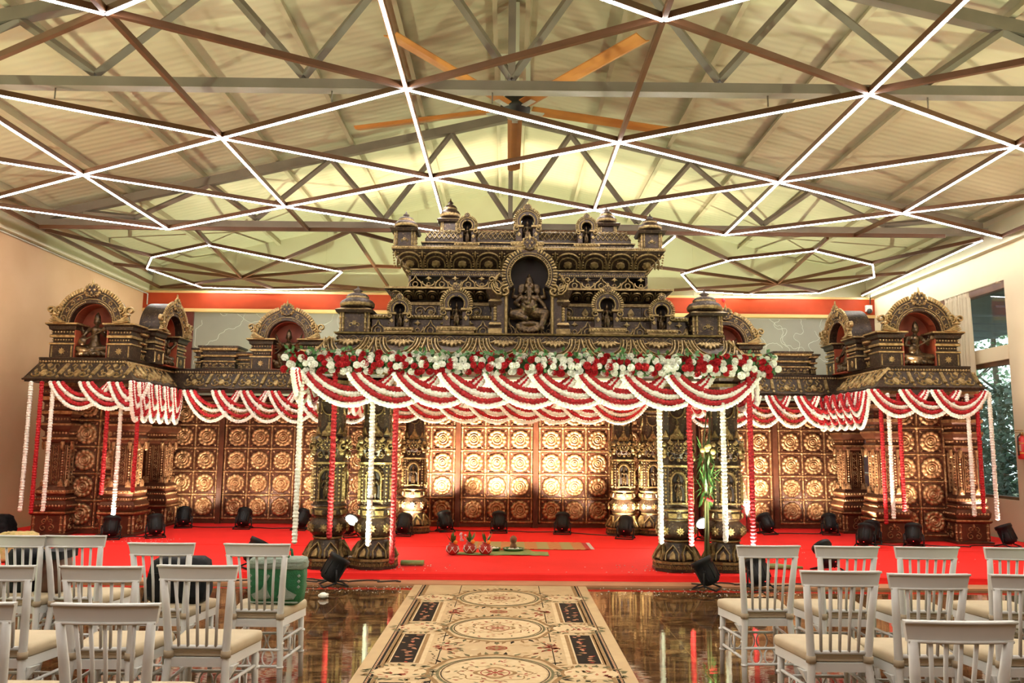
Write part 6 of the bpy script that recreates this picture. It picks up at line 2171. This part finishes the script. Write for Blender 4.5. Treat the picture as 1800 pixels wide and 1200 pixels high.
# ------------------------------------------------------------------ ritual things on the stage
TERR = pm('red_clay_pot', (.42, .03, .02), (.34, .025, .018), 6, .5)
WCORD = pm('white_cord', (.75, .70, .62), None, rough=.8)
GLEAF = pm('mango_leaf', (.05, .14, .03), (.10, .22, .05), 8, .5)
ORNG = pm('marigold', (.80, .28, .03), None, rough=.8)
PINK = pm('pink_bloom', (.75, .42, .45), None, rough=.8)
for i, (x, y, lab) in enumerate(((-.735, 11.05, 'red clay pot wrapped in white cord, standing apart left of the banana leaf'), (-.505, 11.12, 'red clay pot with pale pink blooms on the banana leaf'), (-.29, 11.08, 'red clay pot with an orange marigold, nearest the leaf plates'))):
    t = empty('ritual_pot', (x, y, .107 if i else .105))
    tag(t, lab, 'clay pot', 'clay pots with mango leaves')
    b = MB(); b.lathe([(.045, 0), (.078, .03), (.092, .07), (.082, .11), (.05, .135), (.045, .145), (.058, .16), (.05, .16), (.03, .14)], 24); b.build('pot', TERR, t)
    b = MB()
    for k in range(6):
        a = PI * k / 3
        b.tube([(.080 * cos(a), .080 * sin(a), .032), (.096 * cos(a + .35), .096 * sin(a + .35), .07), (.083 * cos(a + .7), .083 * sin(a + .7), .112)], .005, 5)
        b.tube([(.080 * cos(a), .080 * sin(a), .032), (.096 * cos(a - .35), .096 * sin(a - .35), .07), (.083 * cos(a - .7), .083 * sin(a - .7), .112)], .005, 5)
    b.build('white_cord', WCORD, t)
    b = MB()
    q = random.Random(i)
    for k in range(8):
        a = q.uniform(0, 2 * PI); tl = q.uniform(.15, .7); l = q.uniform(.13, .2)
        d = Vector((sin(tl) * cos(a), sin(tl) * sin(a), cos(tl))); s_ = d.cross(Vector((cos(a + 1.5), sin(a + 1.5), 0))).normalized() * .022
        s_ = Vector((-sin(a), cos(a), 0)) * .022
        p = Vector((0, 0, .14))
        b.add([p, p + d * l * .5 + s_, p + d * l, p + d * l * .5 - s_, p + d * l * .5 + d.cross(s_).normalized() * .006], [(0, 1, 4), (1, 2, 4), (2, 3, 4), (3, 0, 4)])
    b.build('leaf', GLEAF, t)
    b = MB(); ell_(b, Vector((.04, -.04, .165)), (.03, .03, .028)); b.build('marigold', ORNG, t)
    if i == 1:
        b = MB()
        for k in range(7): ell_(b, Vector((-.09 + q.uniform(-.05, .04), q.uniform(-.03, .03), .22 + q.uniform(-.04, .06))), (.018, .018, .016))
        b.tube([(0, 0, .14), (-.08, 0, .22)], .004, 5)
        b.build('pink_bloom', PINK, t)
BANL = pm('banana_leaf_green', (.16, .24, .06), (.22, .29, .09), 5, .5)
b = MB()
q = random.Random(2)
top = [(-.68 + 1.25 * k / 24, 11.30 + (.10 if k > 8 else -.06) + (.15 if 8 < k < 20 else 0) + q.uniform(-.01, .01)) for k in range(25)]
bot = [(-.68 + 1.25 * k / 24, 11.02 + q.uniform(-.035, .015)) for k in range(25)]
vs = [(x, y, .108 + .004 * sin(x * 9)) for x, y in bot] + [(x, y, .109 + .005 * sin(x * 7)) for x, y in top]
b.add(vs, [(k, k + 1, 26 + k, 25 + k) for k in range(24)], 0, True)
o = b.build('banana_leaf', BANL); sd = o.modifiers.new('s', 'SOLIDIFY'); sd.thickness = .003; sd.offset = 1
tag(o, 'long cut banana leaf spread on the red stage under the plates', 'banana leaf')
MATM = bpy.data.materials.new('woven_mat'); MATM.use_nodes = True
nt = MATM.node_tree; pb = nt.nodes['Principled BSDF']; pb.inputs['Roughness'].default_value = .9
tc = nt.nodes.new('ShaderNodeTexCoord')
ck = nt.nodes.new('ShaderNodeTexChecker'); ck.inputs['Scale'].default_value = 18; ck.inputs['Color1'].default_value = (.55, .30, .10, 1); ck.inputs['Color2'].default_value = (.40, .10, .035, 1)
nt.links.new(tc.outputs['Object'], ck.inputs['Vector'])
wv = nt.nodes.new('ShaderNodeTexWave'); wv.bands_direction = 'X'; wv.inputs['Scale'].default_value = .9
nt.links.new(tc.outputs['Object'], wv.inputs['Vector'])
rp = nt.nodes.new('ShaderNodeValToRGB'); rp.color_ramp.elements[0].position = .5; rp.color_ramp.elements[1].position = .55
nt.links.new(wv.outputs['Fac'], rp.inputs['Fac'])
mx = nt.nodes.new('ShaderNodeMix'); mx.data_type = 'RGBA'; mx.inputs[7].default_value = (.35, .30, .12, 1)
nt.links.new(rp.outputs[0], mx.inputs[0]); nt.links.new(ck.outputs[0], mx.inputs[6]); nt.links.new(mx.outputs[2], pb.inputs['Base Color'])
b = MB(); b.box(-.52, 1.13, 11.66, 12.5, .105, .112, 0)
b.add([(1.13, 11.68, .110), (1.21, 11.70, .110), (1.22, 12.46, .110), (1.13, 12.48, .110)], [(0, 1, 2, 3)], 1)
for k in range(22): b.tube([(1.2, 11.7 + k * .035, .111), (1.255, 11.695 + k * .035, .111)], .004, 4, 2)
o = b.build('woven_mat', [MATM, RPETAL, WCORD]); tag(o, 'woven straw mat with orange checks and fringed end on the stage', 'mat')
for i, (x, y, lab) in enumerate(((-.20, 11.50, 'small green leaf plate with flowers beside the marigold pot'), (.09, 11.48, 'green leaf plate of white rice holding a small brown figure'))):
    t = empty('leaf_plate', (x, y, .116)); tag(t, lab, 'leaf plate')
    w_ = .11 if i == 0 else .155
    b = MB(); b.lathe([(.03, 0), (w_ * .9, .004), (w_, .03), (w_ * .93, .03), (w_ * .8, .012), (.01, .01)], 22); b.build('plate', LEAF, t)
    b = MB()
    for k in range(34):
        a = q.uniform(0, 6.28); d = q.uniform(0, w_ * .75)
        b.M = Matrix.Translation((d * cos(a), d * sin(a), .012)); b.bead(0, 0, .02, .022, 0, 5)
    b.M = Matrix.Identity(4)
    tag(b.build('rice' if i else 'petals', WPETAL, t), kind='stuff')
b = MB(); b.lathe([(.05, 0), (.045, .05), (.03, .07), (.045, .10), (.05, .13), (.035, .165), (.005, .18)], 14); ell_(b, Vector((0, 0, .13)), (.05, .045, .045))
o = b.build('small_idol', pm('brown_clay', (.18, .08, .03), None, rough=.7), None, (.09, 11.50, .135)); tag(o, 'small brown figure standing in the rice plate', 'idol')
b = MB()
for k in range(2): b.tube([(0, k * .055, .03), (.28, .01 + k * .055, .03)], .028, 10)
o = b.build('rolled_leaf', BANL, None, (-1.30, 10.02, .105)); tag(o, 'pale green rolled banana leaves beside the left canopy pillar base', 'rolled leaf')
b = MB(); b.tube([(0, 0, .03), (.3, .03, .03), (.55, -.02, .025)], [.03, .035, .02], 8); b.tube([(.3, .05, .03), (.62, .0, .02)], [.02, .015], 7)
o = b.build('rolled_leaf', BANL, None, (3.0, 10.0, .105)); tag(o, 'crumpled green leaf roll beside the right canopy pillar base', 'rolled leaf')

# leaf and cane bundle between the right pillars
t = empty('cane_bundle', (2.36, 9.58, .105)); tag(t, 'tall bundle of green canes and leaves tied with red between the right pillars', 'cane bundle')
q = random.Random(9)
b = MB()
for k in range(13):
    a = q.uniform(0, 6.28); r_ = q.uniform(0, .045)
    b.tube([(r_ * cos(a), r_ * sin(a), 0), (r_ * .8 * cos(a + .4), r_ * .8 * sin(a + .4), .5), (r_ * .7 * cos(a + .7), r_ * .7 * sin(a + .7), 1.05), (r_ * 1.6 * cos(a + .8) + .02, r_ * 1.6 * sin(a + .8), q.uniform(1.15, 1.45))], .011, 6)
b.tube([(0, 0, 1.0), (.04, .01, 1.5), (.07, .0, 2.02)], [.012, .012, .006], 6)
b.tube([(0, 0, 1.1), (-.03, 0, 1.5), (.03, -.02, 1.95)], [.010, .010, .006], 6)
b.build('cane', pm('green_cane', (.07, .085, .025), (.11, .10, .035), 10, .55), t)
b = MB()
for k in range(90):
    z = q.uniform(.85, 1.45); a = q.uniform(0, 6.28)
    p = Vector((.05 * cos(a), .05 * sin(a), z))
    d = Vector((cos(a) * .45, sin(a) * .3, q.uniform(-1.2, .9))).normalized(); l = q.uniform(.12, .2)
    s_ = Vector((-sin(a), cos(a), 0)) * .014
    b.add([p, p + d * l * .5 + s_, p + d * l, p + d * l * .5 - s_], [(0, 1, 2, 3)])
b.build('leaves', GLEAF, t)
b = MB()
for k in range(7): ell_(b, Vector((q.uniform(-.08, .08), -.05 + q.uniform(-.02, .02), 1.42 + q.uniform(-.04, .06))), (.03, .025, .03))
b.build('yellow_bloom', pm('yellow_bloom', (.75, .60, .20), None, rough=.8), t)
b = MB(); b.tube([(.062 * cos(2 * PI * k / 16), .062 * sin(2 * PI * k / 16), .86 + .02 * sin(4 * PI * k / 16)) for k in range(17)], .018, 6); b.build('red_tie', RPETAL, t)

t = empty('steel_drum', (4.16, 14.28, .105)); tag(t, 'tall steel container with a white cloth over its rim behind the right pillar', 'steel container')
b = MB(); b.lathe([(.10, 0), (.10, .02), (.10, .48), (.108, .49), (.108, .52), (.095, .52), (.095, .40)], 24); b.build('container', pm('brushed_steel', (.6, .58, .55), None, rough=.25, metal=1), t)
b = MB(); b.add([(-.05, -.116, .54), (.10, -.06, .545), (.12, -.115, .36), (.03, -.125, .42), (-.04, -.122, .47), (.03, .02, .55)], [(0, 4, 3, 1), (3, 2, 1), (0, 1, 5)])
o = b.build('white_cloth', CREAMW, t); sd = o.modifiers.new('s', 'SOLIDIFY'); sd.thickness = .006

# ------------------------------------------------------------------ things on the walls
t = empty('fire_extinguisher', (8.32, 12.95, 1.43)); tag(t, 'red fire extinguisher on the right wall beside the window', 'fire extinguisher')
ER = pm('extinguisher_red', (.62, .02, .015), None, rough=.3)
b = MB(); b.lathe([(.06, 0), (.075, .01), (.078, .04), (.078, .29), (.065, .33), (.03, .36), (.025, .38)], 24); b.build('cylinder', ER, t)
b = MB(); b.lathe([(.03, .38), (.03, .43), (.015, .44)], 12); b.box(-.11, .02, -.012, .012, .455, .468); b.box(-.10, .02, -.012, .012, .42, .432); b.build('valve', pm('brass_valve', (.45, .30, .12), None, rough=.35, metal=.8), t)
b = MB(); b.tube([(-.03, -.02, .41), (-.10, -.05, .36), (-.11, -.06, .2), (-.10, -.05, .06)], .011, 7); b.build('hose', FANK, t)
b = MB(); b.lathe([(.0785, .09), (.0785, .11)], 24, cap=False); b.lathe([(.0785, .25), (.0785, .262)], 24, cap=False); b.build('yellow_band', pm('yellow_print', (.75, .50, .06), None, rough=.4), t)
b = MB()
for (z0, z1, a0, a1) in ((.13, .235, 2.7, 3.9), (.27, .285, 2.8, 3.8)):
    vs = [(.0792 * cos(a0 + (a1 - a0) * i / 8), .0792 * sin(a0 + (a1 - a0) * i / 8), z) for z in (z0, z1) for i in range(9)]
    b.add(vs, [(i, i + 1, 10 + i, 9 + i) for i in range(8)])
b.build('label_sticker', pm('pale_sticker', (.72, .62, .40), (.60, .25, .12), 60, .5), t)
b = MB(); b.box(.05, .09, -.03, .03, .30, .34); b.build('bracket', FANK, t)
t = empty('security_camera', (8.25, 17.98, 4.72)); tag(t, 'small white security camera in the upper right corner', 'security camera')
b = MB(); b.box(-.07, .07, -.02, .05, -.02, .12); b.build('housing', pm('white_plastic', (.7, .68, .62), None, rough=.4), t)
b = MB(); b.M = Matrix.Translation((0, -.02, -.02)); ell_(b, Vector((0, 0, 0)), (.06, .06, .06)); b.build('dome', FANK, t)
b = MB(); b.tube([(8.29, 18.0, 4.86), (8.29, 17.98, 5.05), (8.35, 17.9, 5.3), (8.36, 17.6, 5.5)], .012, 6)
tag(b.build('camera_cable', CAB), 'black cable running up from the security camera', 'cable')
b = MB(); b.tube([(-8.38, 12.5, 5.0), (-8.38, 18.0, 4.98), (-8.3, 18.02, 4.95), (-8.3, 18.02, 4.7)], .014, 6)
tag(b.build('wall_conduit', pm('pale_conduit', (.5, .48, .38), None, rough=.5)), 'pale conduit pipe along the top of the left wall', 'pipe')
b = MB(); b.tube([(5.66, 15.25, 2.51), (5.66, 15.25, 1.35), (5.72, 15.25, 1.2), (5.9, 15.25, 1.12), (6.1, 15.25, 1.1), (6.38, 15.25, 1.06), (6.42, 15.25, .9), (6.42, 15.25, .105)], .03, 8)
o = b.build('bent_pipe', WCORD, None, (.75, 0, 0)); tag(o, 'pale bent pipe in the dark gap beside the right wing', 'pipe')
b = MB(); b.lathe([(.001, -.09), (.03, -.07), (.04, -.03), (.02, 0), (.006, .02), (.006, .09)], 10); b.add([(-.05, 0, -.02), (-.01, 0, -.05), (-.01, .0, .01)], [(0, 1, 2)])
x_, y_ = G(1272, 524, 4.98)
o = b.build('red_tassel', RPETAL, None, (x_, y_, 4.97)); tag(o, 'small red tassel hanging from the light frame at the back', 'tassel')

# ------------------------------------------------------------------ fallen petals and litter
q = random.Random(77)
b = MB()
def petal(x, y, z):
    a = q.uniform(0, 6.28); l = q.uniform(.012, .03)
    d = Vector((cos(a), sin(a), 0)) * l; s_ = Vector((-sin(a), cos(a), 0)) * l * .35
    p = Vector((x, y, z))
    b.add([p, p + d * .5 + s_ + Vector((0, 0, .004)), p + d, p + d * .5 - s_ + Vector((0, 0, .004))], [(0, 1, 2, 3)])
for i in range(260):
    x = q.gauss(-1.5, .5) if q.random() < .45 else q.gauss(2.2, .7)
    petal(x, q.uniform(8.75, 9.2), .002)
for i in range(220):
    x = q.gauss(-1.4, .4) if q.random() < .3 else q.gauss(2.2, .8) if q.random() < .7 else q.uniform(3, 7.5)
    petal(x, q.uniform(9.6, 10.2) if x < 3 else q.uniform(10.5, 12.4), .106)
for i in range(60): petal(q.uniform(-6, -5), q.uniform(12, 12.6), .106)
tag(b.build('fallen_petals', WPETAL), 'white flower petals scattered along the stage front and floor', 'petals', None, 'stuff')
b = MB(); ell_(b, Vector((0, 0, .03)), (.045, .04, .03))
for k in range(12): ell_(b, Vector((q.uniform(-.04, .04), q.uniform(-.04, .04), q.uniform(.015, .05))), (.018, .016, .014))
o = b.build('fallen_blossom', WPETAL, None, (-1.88, 8.45, 0)); tag(o, 'white blossom lying on the brown floor left of the runner', 'blossom')
